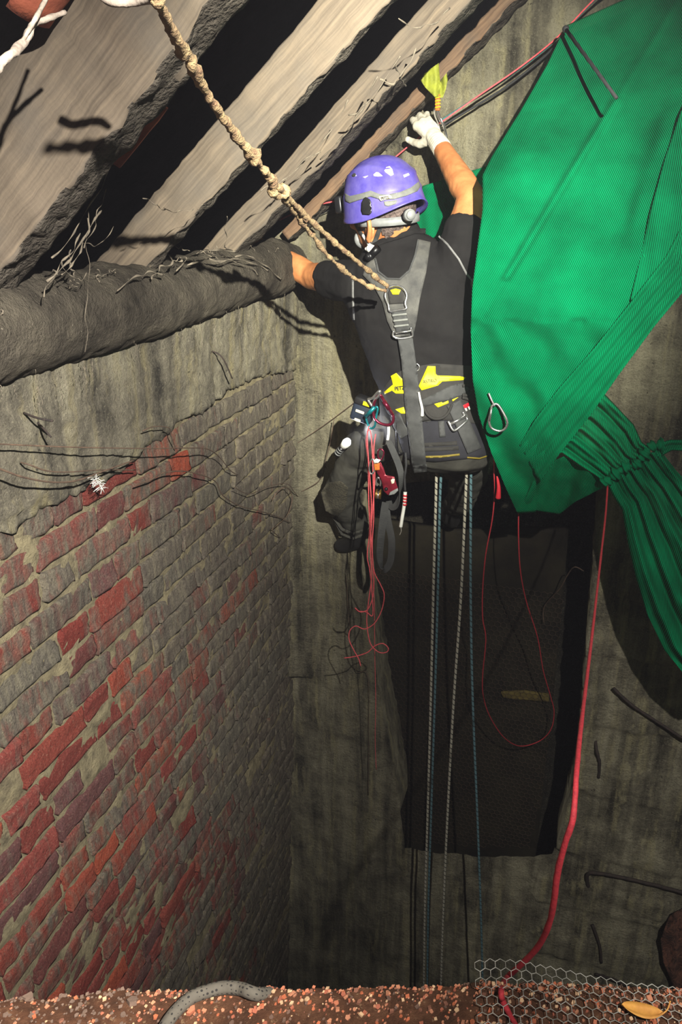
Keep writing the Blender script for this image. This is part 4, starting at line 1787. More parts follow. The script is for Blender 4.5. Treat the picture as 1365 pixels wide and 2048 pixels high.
# strand of net pulled right from the knot
sheet([(1300, 893, .575), (1340, 880, .56), (1420, 880, .54)], [(1318, 915, .575), (1345, 900, .56), (1420, 905, .54)], 12, 26, lambda t, v, x, y: 0.006 * math.sin(t * 9), 0.3)
bmesh.ops.recalc_face_normals(NET_BM, faces=NET_BM.faces[:])
NET = obj('debris_net', NET_BM, M['net'], None, label='large green debris net draped over the right side, gathered and tied into a hanging tail', cat='net')
sol = NET.modifiers.new('thickness', 'SOLIDIFY')
sol.thickness = 0.0012
# the ruched knot
bm = bmesh.new()
uvl = bm.loops.layers.uv.verify()
kn = catmull([P(1210, 966, .575), P(1228, 950, .582), P(1250, 936, .585), P(1272, 928, .585), P(1290, 908, .585), P(1306, 893, .582), P(1325, 890, .575)], 12)
tube(bm, kn, lambda t: 0.013 + 0.005 * math.sin(t * 40) + 0.004 * math.sin(t * 97), seg=16, smooth=1, rough=0.35)
obj('net_knot', bm, M['net'], NET)


# ================================================================== ROPES AND CORDS
def pp3(pts):
    return [P(*q) for q in pts]


def cpt(x, y, dep):
    return CAM + ray(x, y) * dep


def rope(name, pts, r, m, label, cat='rope', group=None, **kw):
    return obj(name, tb(pts, r, **kw), M[m], None, label=label, cat=cat, group=group)


rope('rope', pp3([(874, 925, .42), (872, 1010, .42), (868, 1150, .42), (862, 1400, .42), (855, 1650, .42), (850, 1820, .42), (847, 2060, .42)]), .0048, 'rope_white',
     'left pale flecked rope hanging straight down below the seat', seg=10)
rope('rope', pp3([(884, 925, .412), (880, 1010, .412), (877, 1150, .41), (870, 1400, .40), (862, 1650, .40), (857, 1820, .40), (854, 2060, .40)]), .0046, 'rope_blue',
     'blue-grey rope running right behind the left pale rope', seg=10)
rope('rope', pp3([(935, 915, .42), (931, 1010, .42), (922, 1200, .42), (908, 1400, .42), (896, 1620, .42), (886, 1850, .42), (880, 2060, .42)]), .0048, 'rope_white',
     'right pale flecked rope hanging down below the seat', seg=10)
rope('rope', pp3([(943, 915, .41), (942, 1010, .41), (942, 1200, .41), (946, 1400, .41), (956, 1650, .41), (963, 1850, .41), (968, 2060, .41)]), .0046, 'rope_blue',
     'blue-grey rope hanging to the right of all the pale ropes', seg=10)

# the thick red cord swinging towards the ledge
rc = [(1216, 972, 2.10), (1212, 1030, 1.98), (1203, 1110, 1.78), (1194, 1190, 1.58), (1185, 1270, 1.36), (1174, 1360, 1.14), (1163, 1450, .94), (1155, 1530, .83), (1151, 1590, .80), (1146, 1640, .79),
      (1130, 1690, .80), (1116, 1745, .82), (1110, 1795, .84), (1100, 1845, .87), (1078, 1892, .91), (1040, 1932, .95), (1014, 1956, .975)]
pts = [cpt(*q) for q in rc]
for x, y in ((1003, 1980), (1006, 2005), (1018, 2028), (1030, 2052), (1050, 2080)):
    q = hit(x, y, V((0, 0, .012)), UP)
    pts.append(V((q.x, q.y, max(ledge_z(q.x, q.y) + .006, .006 if q.y < .56 else .012))))
rope('cord', pts, lambda t: .0024 + .0012 * math.exp(-((t - .62) / .3) ** 2), 'red_cord', 'thick red cord running from the net knot down to the ledge', 'cord', None, seg=10, rough=.15)
rope('cord', pp3([(989, 918, .46), (989, 950, .45), (990, 985, .43), (985, 1040, .40), (972, 1110, .36), (966, 1180, .32), (966, 1235, .30), (972, 1270, .28), (971, 1300, .26), (966, 1350, .22), (967, 1390, .18),
                  (980, 1432, .12), (1008, 1474, .04), (1040, 1492, -.06), (1078, 1483, -.10), (1102, 1460, -.08), (1109, 1425, -.06), (1102, 1393, -.02), (1087, 1340, .06), (1076, 1275, .14), (1054, 1205, .22),
                  (1042, 1145, .3), (1038, 1080, .33), (1038, 1010, .33)]), .0022, 'red_cord', 'thin red cord hanging in a long loop in front of the dark opening', 'cord', None, seg=8)
rope('cord', pp3([(560, 440, .03), (590, 426, .06), (640, 409, .10), (690, 394, .10), (760, 340, .06), (830, 282, .035), (862, 258, .045), (878, 247, .11), (888, 241, .175), (960, 190, .15), (1040, 135, .13), (1115, 75, .16), (1180, 8, .2), (1260, -70, .24)]),
     .0024, 'pink_cord', 'taut pinkish-red cord stretched along the wall past the helmet to the top of the net', 'cord', None, seg=8)
rope('cord', pp3([(884, 240, .15), (930, 210, .12), (1000, 166, .10), (1080, 108, .12), (1130, 62, .16), (1200, -10, .2), (1260, -60, .22)]), .0028, 'teal_cord',
     'dark teal cord running just under the taut red cord at the top', 'cord', None, seg=8)
rope('cord', pp3([(888, 250, .13), (940, 219, .09), (1010, 176, .08), (1080, 122, .10), (1132, 70, .15)]), .0034, 'black_cord_and_shadow',  # dark tube laid where the taut cords' shadow falls on the wall
     'black tube standing in for the cord shadow from the white glove to the net corner', 'cord', None, seg=8)
rope('cord', pp3([(575, 460, .02), (620, 440, .03), (668, 416, .05), (700, 402, .08)]), .0016, 'black_cord_and_shadow', 'thin dark cord on the wall left of the helmet', 'cord', None, seg=6)

# black rod built in place of the strand's shadow across the net's corner
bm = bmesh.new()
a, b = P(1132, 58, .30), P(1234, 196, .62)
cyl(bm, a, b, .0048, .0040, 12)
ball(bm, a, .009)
obj('shadow_rod', bm, M['black_cord_and_shadow'], None, label='black knob-headed rod standing in for a shadow across the top corner of the net', cat='shadow_rod')

# yellow-green sling and its karabiner held by the glove
t = thing('sling', 'yellow-green fabric sling with orange stitching above the white glove', 'sling', P(876, 222, .12))


def fan(poly, o, thick, m, name, parent, bulge=0.0, step=5):
    pts, tris = fill(poly, step)
    tp, bt = [], []
    for x, y in pts:
        w = o + bulge * noise.noise(V((x / 12, y / 40, o * 50)))
        tp.append(P(x, y, w + thick))
        bt.append(P(x, y, w))
    return obj(name, shell(tp, bt, tris), m, parent)


fan([(839, 157), (858, 140), (878, 126), (880, 150), (882, 175), (879, 194), (870, 194), (852, 176)], .20, .003, M['sling'], 'tape_end', t, .03, 4)
fan([(878, 168), (884, 158), (894, 146), (896, 160), (892, 180), (886, 196), (878, 194)], .185, .003, M['sling'], 'tape_end', t, .03, 4)
bm = bmesh.new()
box(bm, P(876, 205, .195), (E, D, (P(876, 190, .19) - P(876, 222, .19)).normalized()), (.0072, .005, .022), .002)
obj('stitched_neck', bm, M['orange'], t)
for k in range(4):
    bm = bmesh.new()
    y = 195 + 6.5 * k
    tube(bm, [P(871, y + 1, .204), P(876, y, .206), P(882, y - 1, .204)], .0014, seg=6)
    obj('stitch_row', bm, M['yellow'], t)


def carabiner(name, loop, r, m, label, gate=None, sleeve=None, gm=None, group=None, cat='carabiner'):
    root = thing(name, label, cat, P(*loop[0]), group)
    obj('frame', tb(pp3(loop), r, closed=True, seg=10), M[m], root)
    if gate:
        obj('gate', tb(pp3(gate), r * .85, smooth=1, seg=8), M[gm or m], root)
    if sleeve:
        obj('gate_sleeve', tb(pp3(sleeve), r * 1.5, smooth=1, seg=10), M[gm or m], root)
    return root


carabiner('carabiner', [(874, 218, .195), (880, 236, .18), (888, 250, .165), (892, 266, .14), (894, 284, .13), (889, 284, .11), (884, 268, .11), (878, 246, .135), (872, 232, .16), (870, 220, .185)], .0042, 'steel',
          'steel carabiner held in the white glove under the yellow-green sling', [(882, 236, .182), (891, 262, .155)])
carabiner('carabiner', [(985, 812, .640), (994, 808, .638), (1003, 818, .638), (1015, 842, .638), (1012, 856, .636), (1000, 862, .636), (984, 856, .638), (979, 842, .640), (982, 826, .640)], .0034, 'steel',
          'steel carabiner hanging against the green net right of the belt', [(984, 815, .643), (980, 842, .643)])
obj('rod', tb(pp3([(978, 786, .638), (984, 800, .640), (990, 812, .640)]), .003, seg=8), M['steel'], None, label='short shiny steel rod above the carabiner on the green net', cat='rod')

# ================================================================== GEAR ON THE LEFT HIP
G = .565
t = thing('equipment_pouch', 'dark blue pouch with pale tabs and yellow patch at the left end of the belt', 'pouch', P(730, 830, G - .03))
ux = (P(752, 806, G) - P(706, 800, G)).normalized()
ux = (P(752, 818, G) - P(708, 802, G)).normalized()
uy = (UP - ux * UP.dot(ux)).normalized()
un = ux.cross(uy)
ctr = P(728, 820, G - .03)
bm = bmesh.new()
box(bm, ctr, (ux, uy, un), (.034, .036, .022), .008)
obj('pouch_body', bm, M['blue_plastic'], t)
bm = bmesh.new()
box(bm, ctr + uy * .030 - D * .004, (ux, uy, un), (.032, .012, .024), .006)
obj('pouch_lid', bm, M['black_plastic'], t)
for dy, hw in ((-.002, .014), (-.030, .010)):
    bm = bmesh.new()
    box(bm, ctr - ux * .006 + uy * dy - D * .0225, (ux, uy, un), (hw, .0042, .003), .002)
    obj('pale_tab', bm, M['foam_white'], t)
bm = bmesh.new()
box(bm, ctr + ux * .008 + uy * .030 - D * .0285, (ux, uy, un), (.011, .006, .002), .001)
obj('yellow_patch', bm, M['yellow'], t)

carabiner('carabiner', [(760, 790, G + .02), (768, 800, G + .02), (778, 816, G + .02), (787, 832, G + .02), (785, 846, G + .02), (774, 850, G + .02), (758, 845, G + .02), (749, 834, G + .02), (747, 818, G + .02), (751, 800, G + .02)],
          .0045, 'maroon_metal', 'large maroon carabiner holding the gear on the left hip', [(762, 792, G + .026), (786, 830, G + .026)], [(768, 802, G + .027), (779, 819, G + .027)])
t = thing('carabiner', 'silver hook of steel just above the maroon carabiner', 'carabiner', P(750, 800, G))
obj('frame', tb(pp3([(737, 799, G + .012), (746, 796, G + .018), (755, 786, G + .022), (760, 782, G + .024), (759, 790, G + .022), (750, 800, G + .02), (746, 812, G + .018), (742, 808, G + .016)]), .0042, closed=True, seg=10), M['steel'], t)
t = thing('carabiner', 'small teal carabiner between the pouch and the maroon carabiner', 'carabiner', P(742, 850, G))
obj('frame', tb(pp3([(733, 834, G + .015), (742, 826, G + .018), (752, 814, G + .02), (756, 818, G + .02), (752, 838, G + .02), (750, 852, G + .018), (742, 857, G + .016), (736, 848, G + .015)]), .0034, closed=True, seg=8), M['teal_metal'], t)
obj('gate_sleeve', tb(pp3([(732, 833, G + .022), (750, 814, G + .026)]), .0062, smooth=1, seg=10), M['teal_metal'], t)

# torch
TD = (P(694, 884, G) - P(679, 902, G)).normalized()
TD = (TD + (CAM - P(690, 890, G)).normalized() * .22).normalized()
tc = P(683, 898, .475)
t = thing('torch', 'small lit torch hanging on the left hip beside the red cords', 'torch', tc)
bm = bmesh.new()
cyl(bm, tc - TD * .030, tc + TD * .010, .0105, .0120, 18)
obj('torch_body', bm, M['dark_metal'], t)
for k in range(3):
    bm = bmesh.new()
    cyl(bm, tc - TD * (.024 - .010 * k), tc - TD * (.020 - .010 * k), .0118, .0118, 18)
    obj('grip_ring', bm, M['grey_plastic'], t)
bm = bmesh.new()
cyl(bm, tc + TD * .010, tc + TD * .034, .0122, .0150, 18)
obj('torch_head', bm, M['white_plastic'], t)
bm = bmesh.new()
cyl(bm, tc + TD * .034, tc + TD * .0365, .0130, .0130, 20)
ball(bm, tc + TD * .0365, (.0125, .0125, .0125))
obj('torch_lens', bm, M['lens'], t, label='glowing white lens')
LENS = tc + TD * .056

# hank of red cord
bm = bmesh.new()
path = [(739, 852, G + .02), (733, 880, G + .02), (737, 930, G + .02), (738, 1000, G + .02), (740, 1060, G + .02), (735, 1110, G + .02), (740, 1140, G + .02), (744, 1180, G + .02), (746, 1230, G + .02), (733, 1224, G + .02),
        (716, 1222, G + .02), (711, 1216, G + .03), (722, 1224, G + .03), (738, 1216, G + .02), (748, 1180, G + .02), (746, 1120, G + .03), (742, 1060, G + .03), (743, 1000, G + .03), (738, 930, G + .03), (735, 870, G + .03),
        (741, 862, G + .03), (745, 900, G + .025), (747, 960, G + .025), (748, 1030, G + .025), (745, 1090, G + .02), (748, 1140, G + .03), (762, 1170, G + .03), (769, 1190, G + .03), (764, 1220, G + .02), (750, 1246, G + .02),
        (730, 1258, G + .02), (712, 1252, G + .02), (700, 1262, G + .02), (699, 1280, G + .02), (708, 1300, G + .02), (718, 1318, G + .02), (722, 1332, G + .02)]
tube(bm, pp3(path), .0019, seg=6)
path = [(752, 868, G + .02), (748, 900, G + .02), (750, 960, G + .02), (744, 1040, G + .035), (741, 1090, G + .035), (744, 1150, G + .03), (738, 1200, G + .03), (734, 1240, G + .02), (738, 1275, G + .02), (745, 1293, G + .02),
        (760, 1305, G + .02), (774, 1304, G + .02), (777, 1296, G + .02), (766, 1287, G + .02), (750, 1292, G + .02), (735, 1305, G + .02), (710, 1313, G + .02), (689, 1316, G + .02)]
tube(bm, pp3(path), .0019, seg=6)
path = [(747, 1050, G + .01), (742, 1120, G), (749, 1200, G - .02), (750, 1300, G - .06), (752, 1400, G - .1), (751, 1480, G - .14), (753, 1540, G - .16)]
tube(bm, pp3(path), .0013, seg=6)
obj('cord_hank', bm, M['pink_cord'], None, label='bundle of thin red cords hanging from the left hip and ending in loose curls', cat='cord')

# rope clamp, pulley and other hardware
t = thing('rope_clamp', 'dark red rope clamp hanging below the maroon carabiner', 'rope clamp', P(775, 985, G))
fan([(752, 928, 0)[:2], (762, 924), (768, 936), (772, 950), (789, 953), (793, 966), (797, 978), (792, 986), (776, 990), (768, 982), (764, 962), (754, 944)], G + .02, .006, M['red_metal'], 'plate', t, 0, 5)
fan([(781, 984), (796, 976), (797, 981), (790, 988), (778, 991)], G + .028, .004, M['grey_plastic'], 'rim', t, 0, 4)
fan([(782, 960), (786, 957), (790, 958), (789, 966), (784, 968)], G + .027, .002, M['foam_white'], 'white_mark', t, 0, 3)
bm = bmesh.new()
cyl(bm, P(773, 978, G + .026), P(773, 978, G + .032), .006, .005, 12)
obj('rivet', bm, M['dark_metal'], t)
fan([(748, 928), (760, 926), (760, 940), (750, 941)], G + .03, .004, M['orange'], 'orange_spring', t, 0, 4)
fan([(747, 921), (753, 917), (762, 920), (757, 926), (749, 926)], G + .03, .004, M['white_plastic'], 'lilac_button', t, 0, 3)
t = thing('pulley', 'small brass pulley hanging beside the red cords', 'pulley', P(758, 1000, G))
for dx in (-.006, .006):
    bm = bmesh.new()
    c = P(758, 988, G + .01) + E * dx
    cyl(bm, c - E * .002, c + E * .002, .016, .016, 20)
    obj('side_plate', bm, M['brass'], t)
bm = bmesh.new()
c = P(758, 990, G + .01)
cyl(bm, c - E * .004, c + E * .004, .0125, .0125, 20)
obj('sheave', bm, M['steel'], t)
obj('shackle', tb(pp3([(755, 972, G + .012), (753, 962, G + .012), (757, 955, G + .012), (762, 962, G + .012), (761, 972, G + .012)]), .0028, seg=8), M['steel'], t)
for nm, lp, m_, lab in (('carabiner', [(741, 925, G + .03), (746, 918, G + .03), (750, 926, G + .03), (749, 942, G + .03), (743, 948, G + .03), (739, 938, G + .03)], 'steel', 'little steel carabiner clipped to the red cords above the brass pulley'),
                        ('carabiner', [(794, 850, G - .01), (799, 842, G - .01), (808, 842, G - .01), (813, 856, G - .01), (813, 886, G - .01), (808, 904, G - .01), (799, 906, G - .01), (795, 890, G - .01)], 'dark_metal',
                         'black carabiner hanging next to the charcoal back strap'),
                        ('carabiner', [(757, 902, G + .01), (762, 898, G + .01), (768, 903, G + .01), (767, 912, G + .01), (762, 920, G + .01), (757, 914, G + .01)], 'maroon_metal', 'tiny maroon snap ring above the dark red rope clamp')):
    carabiner(nm, lp, .0026, m_, lab)


def strap(name, line, w, th, m, label, cat='strap'):
    """flat webbing along a line of (x, y, o) points, twisting slightly"""
    pts = catmull(pp3(line), 8)
    bm = bmesh.new()
    rings = []
    n = len(pts)
    for i, c in enumerate(pts):
        a, b = pts[max(0, i - 1)], pts[min(n - 1, i + 1)]
        tn = (b - a).normalized()
        fr = (-D * math.cos(i * .05) + E * math.sin(i * .05) * .4)
        sd = tn.cross(fr).normalized()
        nr = sd.cross(tn).normalized()
        rings.append([c + sd * w / 2 + nr * th / 2, c - sd * w / 2 + nr * th / 2, c - sd * w / 2 - nr * th / 2, c + sd * w / 2 - nr * th / 2])
    loft(bm, rings)
    return obj(name, bm, M[m], None, smooth=False, label=label, cat=cat)


strap('webbing_loop', [(778, 882, G), (788, 905, G + .01), (798, 930, G + .01), (803, 955, G + .01), (801, 985, G), (793, 1010, G - .01), (783, 1014, G - .02), (778, 1002, G - .02)], .020, .003, 'web',
      'charcoal webbing loop curling beside the dark red rope clamp')
strap('webbing_tail', [(772, 1005, G - .02), (768, 1030, G - .02), (763, 1070, G - .02), (760, 1110, G - .03), (764, 1134, G - .03), (772, 1138, G - .03), (782, 1120, G - .03), (784, 1080, G - .03), (776, 1040, G - .03), (772, 1010, G - .03)],
      .024, .003, 'web', 'long charcoal webbing tail hanging below the rope clamp')
obj('plastic_tube', tb(pp3([(778, 850, G + .01), (778, 866, G + .01), (776, 880, G + .01)]), .0042, seg=10), M['white_plastic'], None, label='short white plastic tube under the maroon carabiner', cat='tube')
obj('plastic_tube', tb(pp3([(838, 784, .572), (841, 800, .572), (845, 818, .572), (845, 832, .572)]), lambda q: .003 + .002 * q, seg=10), M['white_plastic'], None, label='thin pale tube tucked beside the charcoal back strap on the belt', cat='tube')

t = thing('marker_stick', 'white stick with red bands hanging on a dark cord below the belt', 'stick', P(806, 1060, G))
obj('cord', tb(pp3([(812, 905, G), (813, 930, G + .01), (810, 955, G + .01), (811, 982, G + .01)]), .0035, seg=8, rough=.3), M['black_cord_and_shadow'], t, label='dark braided cord')
obj('shaft', tb(pp3([(811, 984, G + .01), (809, 1010, G + .01), (805, 1035, G + .01), (802, 1054, G + .01)]), .0056, seg=12), M['white_plastic'], t)
for k in range(4):
    y = 989 + 6 * k
    obj('red_band', tb(pp3([(811 - .25 * k, y, G + .01), (810.6 - .25 * k, y + 3.4, G + .01)]), .0066, smooth=1, seg=12), M['red_plastic'], t)
obj('wire_tip', tb(pp3([(802, 1054, G + .01), (803, 1062, G + .01), (800, 1070, G + .01)]), .0012, seg=6), M['wire'], t)
obj('plastic_tag', tb(pp3([(995, 952, .47), (998, 975, .47), (997, 996, .465)]), lambda q: .003 + .006 * q, seg=10), M['red_plastic'], None, label='dull red tag hanging beside the thin red cord at the net edge', cat='tag')

# ================================================================== THINGS NEAR THE CAMERA AND ON THE WALLS
st_ = [(262, -230, .62), (290, -110, .69), (306, -40, .74), (318, 10, .78), (350, 70, .86), (385, 135, .94), (410, 180, 1.0), (432, 215, 1.05), (470, 268, 1.14), (505, 312, 1.22), (530, 342, 1.28), (555, 372, 1.36), (590, 410, 1.5), (640, 458, 1.66), (700, 510, 1.82),
       (745, 548, 1.96), (776, 574, 2.03)]


def knots(t):
    return 0.0056 + .0022 * math.exp(-((t - .30) / .03) ** 2) + .0055 * math.exp(-((t - .56) / .022) ** 2) + .0008 * math.sin(t * 61) * math.sin(t * 23)


t = thing('lanyard', 'frayed cobwebbed tan cord running from the top of the picture to the climber\'s back ring', 'cord', cpt(776, 574, 2.03))
obj('main_cord', tb([cpt(*q) for q in st_], knots, seg=10, rough=.8, smooth=14), M['strand'], t)
s2 = [(540, 352, 1.32), (560, 385, 1.40), (590, 425, 1.54), (625, 470, 1.68), (660, 515, 1.80), (700, 550, 1.92), (740, 572, 2.0), (772, 582, 2.04)]
obj('dusty_strand', tb([cpt(*q) for q in s2], lambda q: .0055 + .0025 * math.sin(q * 60) * math.sin(q * 23), seg=10, rough=.9, smooth=12), M['strand'], t)
s3 = [(535, 350, 1.30), (548, 368, 1.34), (545, 385, 1.36), (560, 392, 1.40), (575, 386, 1.42), (566, 372, 1.40)]
obj('knot', tb([cpt(*q) for q in s3], .0075, seg=10, rough=.8), M['strand'], t)

bm = bmesh.new()
tube(bm, [cpt(*q) for q in [(-40, 175, .80), (0, 128, .82), (28, 104, .84), (52, 78, .86), (68, 48, .88), (92, 40, .90), (130, 24, .92)]], lambda q: .0058 - .003 * q, seg=8, rough=.5)
tube(bm, [cpt(*q) for q in [(40, 92, .85), (62, 52, .86), (85, 12, .88), (105, -30, .9)]], .0026, seg=6, rough=.5)
tube(bm, [cpt(*q) for q in [(200, -10, .82), (232, 4, .82), (275, 3, .82), (312, -2, .8)]], .0045, seg=8, rough=.5)
obj('twig', bm, M['twig'], None, label='pale crooked twig in the top left corner in front of the widest rafter', cat='twig')


def lw(pts, r, name, label, m='rust_wire', cat='wire'):
    return obj(name, tb([LP(*q) for q in pts], r, seg=6), M[m], None, label=label, cat=cat)


lw([(-60, 885, .06), (60, 891, .06), (170, 895, .07), (300, 897, .08), (370, 896, .08), (415, 898, .07), (440, 915, .05), (460, 940, .04), (475, 950, .03)], .0016, 'wire', 'long straight rusty wire crossing the upper brick wall from the left edge')
lw([(-60, 920, .08), (0, 938, .08), (45, 954, .08), (100, 964, .07), (150, 962, .06), (200, 945, .05), (270, 920, .04)], .0020, 'wire', 'slack rusty wire sagging low across the wall at the left edge')
lw([(42, 925, .03), (60, 930, .05), (95, 942, .05), (140, 944, .05), (200, 940, .04), (270, 940, .035)], .0016, 'wire', 'short rusty wire with a knob end on the render, left of the white feather')
lw([(285, 862, .04), (310, 853, .05), (338, 856, .05), (342, 872, .04), (352, 898, .03)], .0014, 'wire', 'short bent wire hook at the step in the render')
lw([(270, 970, .04), (300, 960, .04), (330, 945, .05), (380, 944, .05), (430, 962, .04), (445, 990, .035), (480, 1012, .03), (520, 1022, .03), (560, 1035, .02), (580, 1045, .02)], .0018, 'wire',
   'tangled wire in the middle of the brick wall, right of the feather')
lw([(470, 975, .05), (500, 988, .04), (540, 972, .04), (575, 968, .04), (590, 985, .03), (600, 998, .03)], .0013, 'wire', 'thin curling wire near the corner, ending beside the concrete')
lw([(545, 1000, .03), (555, 985, .04), (572, 975, .04), (585, 995, .04), (575, 1030, .03), (556, 1050, .03), (545, 1060, .03), (560, 1075, .02)], .0018, 'wire', 'coil of rusty wire hanging in the corner of the two walls')
obj('wire', tb(pp3([(600, 985, .03), (640, 960, .05), (652, 920, .05), (662, 880, .06), (668, 840, .06)]), .0016, seg=6), M['rust_wire'], None, label='dark wire curving up the concrete left of the torch', cat='wire')
obj('wire', tb(pp3([(575, 900, .03), (620, 870, .04), (660, 842, .04), (700, 812, .04), (722, 795, .04)]), .0014, seg=6), M['rust_wire'], None, label='thin dark wire slanting up the concrete to the belt', cat='wire')
obj('wire', tb(pp3([(693, 1150, .03), (700, 1260, .03), (712, 1340, .04), (736, 1350, .04), (738, 1450, .03), (737, 1590, .02)]), .0014, seg=6), M['rust_wire'], None, label='dark wire hanging down the concrete under the loose red curls', cat='wire')
obj('wire', tb([DP(1168, 1142, .0), DP(1150, 1134, -.01), DP(1136, 1150, .05), DP(1120, 1178, .1), DP(1090, 1212, .2), DP(1088, 1245, .2)], .0022, seg=6), M['rust_wire'], None,
    label='bent dark wire sticking out of the right edge of the opening', cat='wire')

# iron bars stuck in the concrete at the lower right
obj('iron_bar', tb(pp3([(1178, 1778, .0), (1176, 1750, .04), (1196, 1746, .05), (1250, 1756, .05), (1310, 1770, .05), (1380, 1788, .05), (1460, 1806, .05)]), .0075, seg=8, rough=.3), M['rebar'], None,
    label='long rusty iron bar lying across the concrete at the lower right', cat='iron bar')
obj('iron_bar', tb(pp3([(1228, 1376, .05), (1262, 1408, .06), (1310, 1440, .06), (1370, 1478, .06), (1430, 1510, .06)]), .006, seg=8, rough=.3), M['rebar'], None,
    label='rusty iron bar slanting below the hanging net tail', cat='iron bar')
obj('iron_bar', tb(pp3([(1192, 1482, .0), (1194, 1500, .03), (1200, 1525, .03), (1198, 1555, .01)]), .006, seg=8, rough=.3), M['rebar'], None, label='short bent iron stub on the concrete right of the red cord', cat='iron bar')
obj('iron_bar', tb(pp3([(1186, 1850, .02), (1200, 1890, .03), (1204, 1925, .03)]), .006, seg=8, rough=.3), M['rebar'], None, label='short iron stub low on the concrete above the chicken wire', cat='iron bar')
obj('iron_bar', tb(pp3([(1192, 1948, .02), (1230, 1960, .05), (1290, 1985, .05), (1330, 2000, .05)]), .007, seg=8, rough=.3), M['rebar'], None, label='iron bar just above the ledge at the lower right', cat='iron bar')
fan([(1340, 1830), (1400, 1800), (1460, 1800), (1460, 2080), (1370, 2060), (1350, 1980), (1328, 1925), (1322, 1880)], .02, .07, M['rust_earth'], 'rubble_lump', None, .10, 9)
setp(bpy.data.objects['rubble_lump'], 'reddish lump of rubble on the concrete at the right edge near the ledge', 'rubble')


# nails in the render
for k, (pts, lab) in enumerate((([(48, 826, .02), (75, 836, .06), (106, 842, .09)], 'rusty nail sticking out of the render at the far left'),
                                ([(75, 845, .02), (88, 858, .05), (102, 874, .07)], 'second rusty nail just below the far left nail'),
                                ([(424, 702, .02), (445, 715, .05), (465, 757, .06)], 'thin nail in the render left of the bright corner'))):
    lw(pts, .0022, 'nail', lab, 'rebar', 'nail')

# feather
t = thing('feather', 'small white feather caught on the upper brick wall', 'feather', LP(196, 968, .05))
obj('quill', tb([LP(192, 955, .05), LP(198, 968, .06), LP(206, 978, .06)], .001, seg=6), M['feather'], t)
bm = bmesh.new()
rnd = random.Random(5)
for k in range(44):
    a0 = LP(190 + k * .34, 955 + k * .52, .055)
    x, y = 190 + k * .34, 955 + k * .52
    dx, dy = rnd.uniform(-16, 14), rnd.uniform(-10, 12)
    tube(bm, [a0, LP(x + dx * .5, y + dy * .6 - 2, .065), LP(x + dx, y + dy, .06 + rnd.uniform(-.01, .01))], .0006, seg=4, smooth=4)
obj('vane', bm, M['feather'], t)

# cobwebs
bm = bmesh.new()
rnd = random.Random(21)


def web(a, b, sag, r, fz=0.004):
    pts = []
    for i in range(9):
        q = i / 8
        p = a.lerp(b, q) - UP * sag * 4 * q * (1 - q)
        pts.append(p + V((rnd.uniform(-fz, fz), rnd.uniform(-fz, fz), rnd.uniform(-fz, fz))))
    tube(bm, pts, lambda s: r * .5 * (1 + .8 * math.sin(s * 21)), seg=5, smooth=3, rough=.6)


for (x0, y0, x1, y1, sg, r) in ((228, 322, 105, 520, .01, .0022), (215, 380, 170, 500, .0, .0014), (178, 420, 172, 700, 0, .0009), (200, 420, 95, 560, .01, .003), (180, 440, 120, 545, .02, .0024),
                                (160, 470, 85, 590, .0, .0022), (225, 455, 160, 480, .02, .0012), (140, 500, 150, 560, .01, .0018), (120, 520, 170, 550, .02, .0016)):
    web(LP(x0, y0, .10), LP(x1, y1, .10), sg, r)
for (x0, y0, x1, y1, sg, r, o) in ((290, 395, 330, 420, .0, .0012, .06), (330, 420, 410, 408, .01, .0012, .06), (452, 430, 452, 520, .0, .0016, .05), (520, 380, 640, 300, .01, .0022, .06), (560, 370, 700, 200, .015, .002, .08),
                                   (640, 320, 760, 150, .02, .003, .08), (700, 230, 800, 110, .02, .0024, .1), (760, 160, 830, 100, .03, .003, .1), (800, 40, 900, 20, .02, .002, .15), (790, 130, 815, 170, .01, .003, .1)):
    web(RP(x0, y0, -.01), RP(x1, y1, -.012), sg, r)
for (x0, y0, x1, y1, sg) in ((350, 540, 470, 505, -.02), (380, 528, 520, 548, -.02), (420, 520, 540, 540, -.015), (300, 560, 360, 520, -.01), (230, 580, 330, 545, -.01), (470, 510, 560, 560, -.02)):
    web(LP(x0, y0, .07), LP(x1, y1, .08), sg, .003, .006)
for k in range(34):
    s = rnd.uniform(.2, 1.7)
    a = LW(s, .2 + rnd.uniform(-.02, .01), rnd.uniform(-.03, .06))
    web(a, a + V((rnd.uniform(-.05, .05), rnd.uniform(-.05, .05), rnd.uniform(-.03, .03))), rnd.uniform(-.015, .015), rnd.uniform(.0008, .002), .005)
for k in range(40):
    s = rnd.uniform(.2, 1.7)
    a = LW(s, .03 + rnd.uniform(-.02, .02), rnd.uniform(.05, .075))
    web(a, a - UP * rnd.uniform(.02, .07), 0, rnd.uniform(.0004, .0009), .002)
obj('cobwebs', bm, M['cobweb'], None, label='dusty cobwebs hanging between the rafters and on the log', cat='cobweb', kind='stuff')

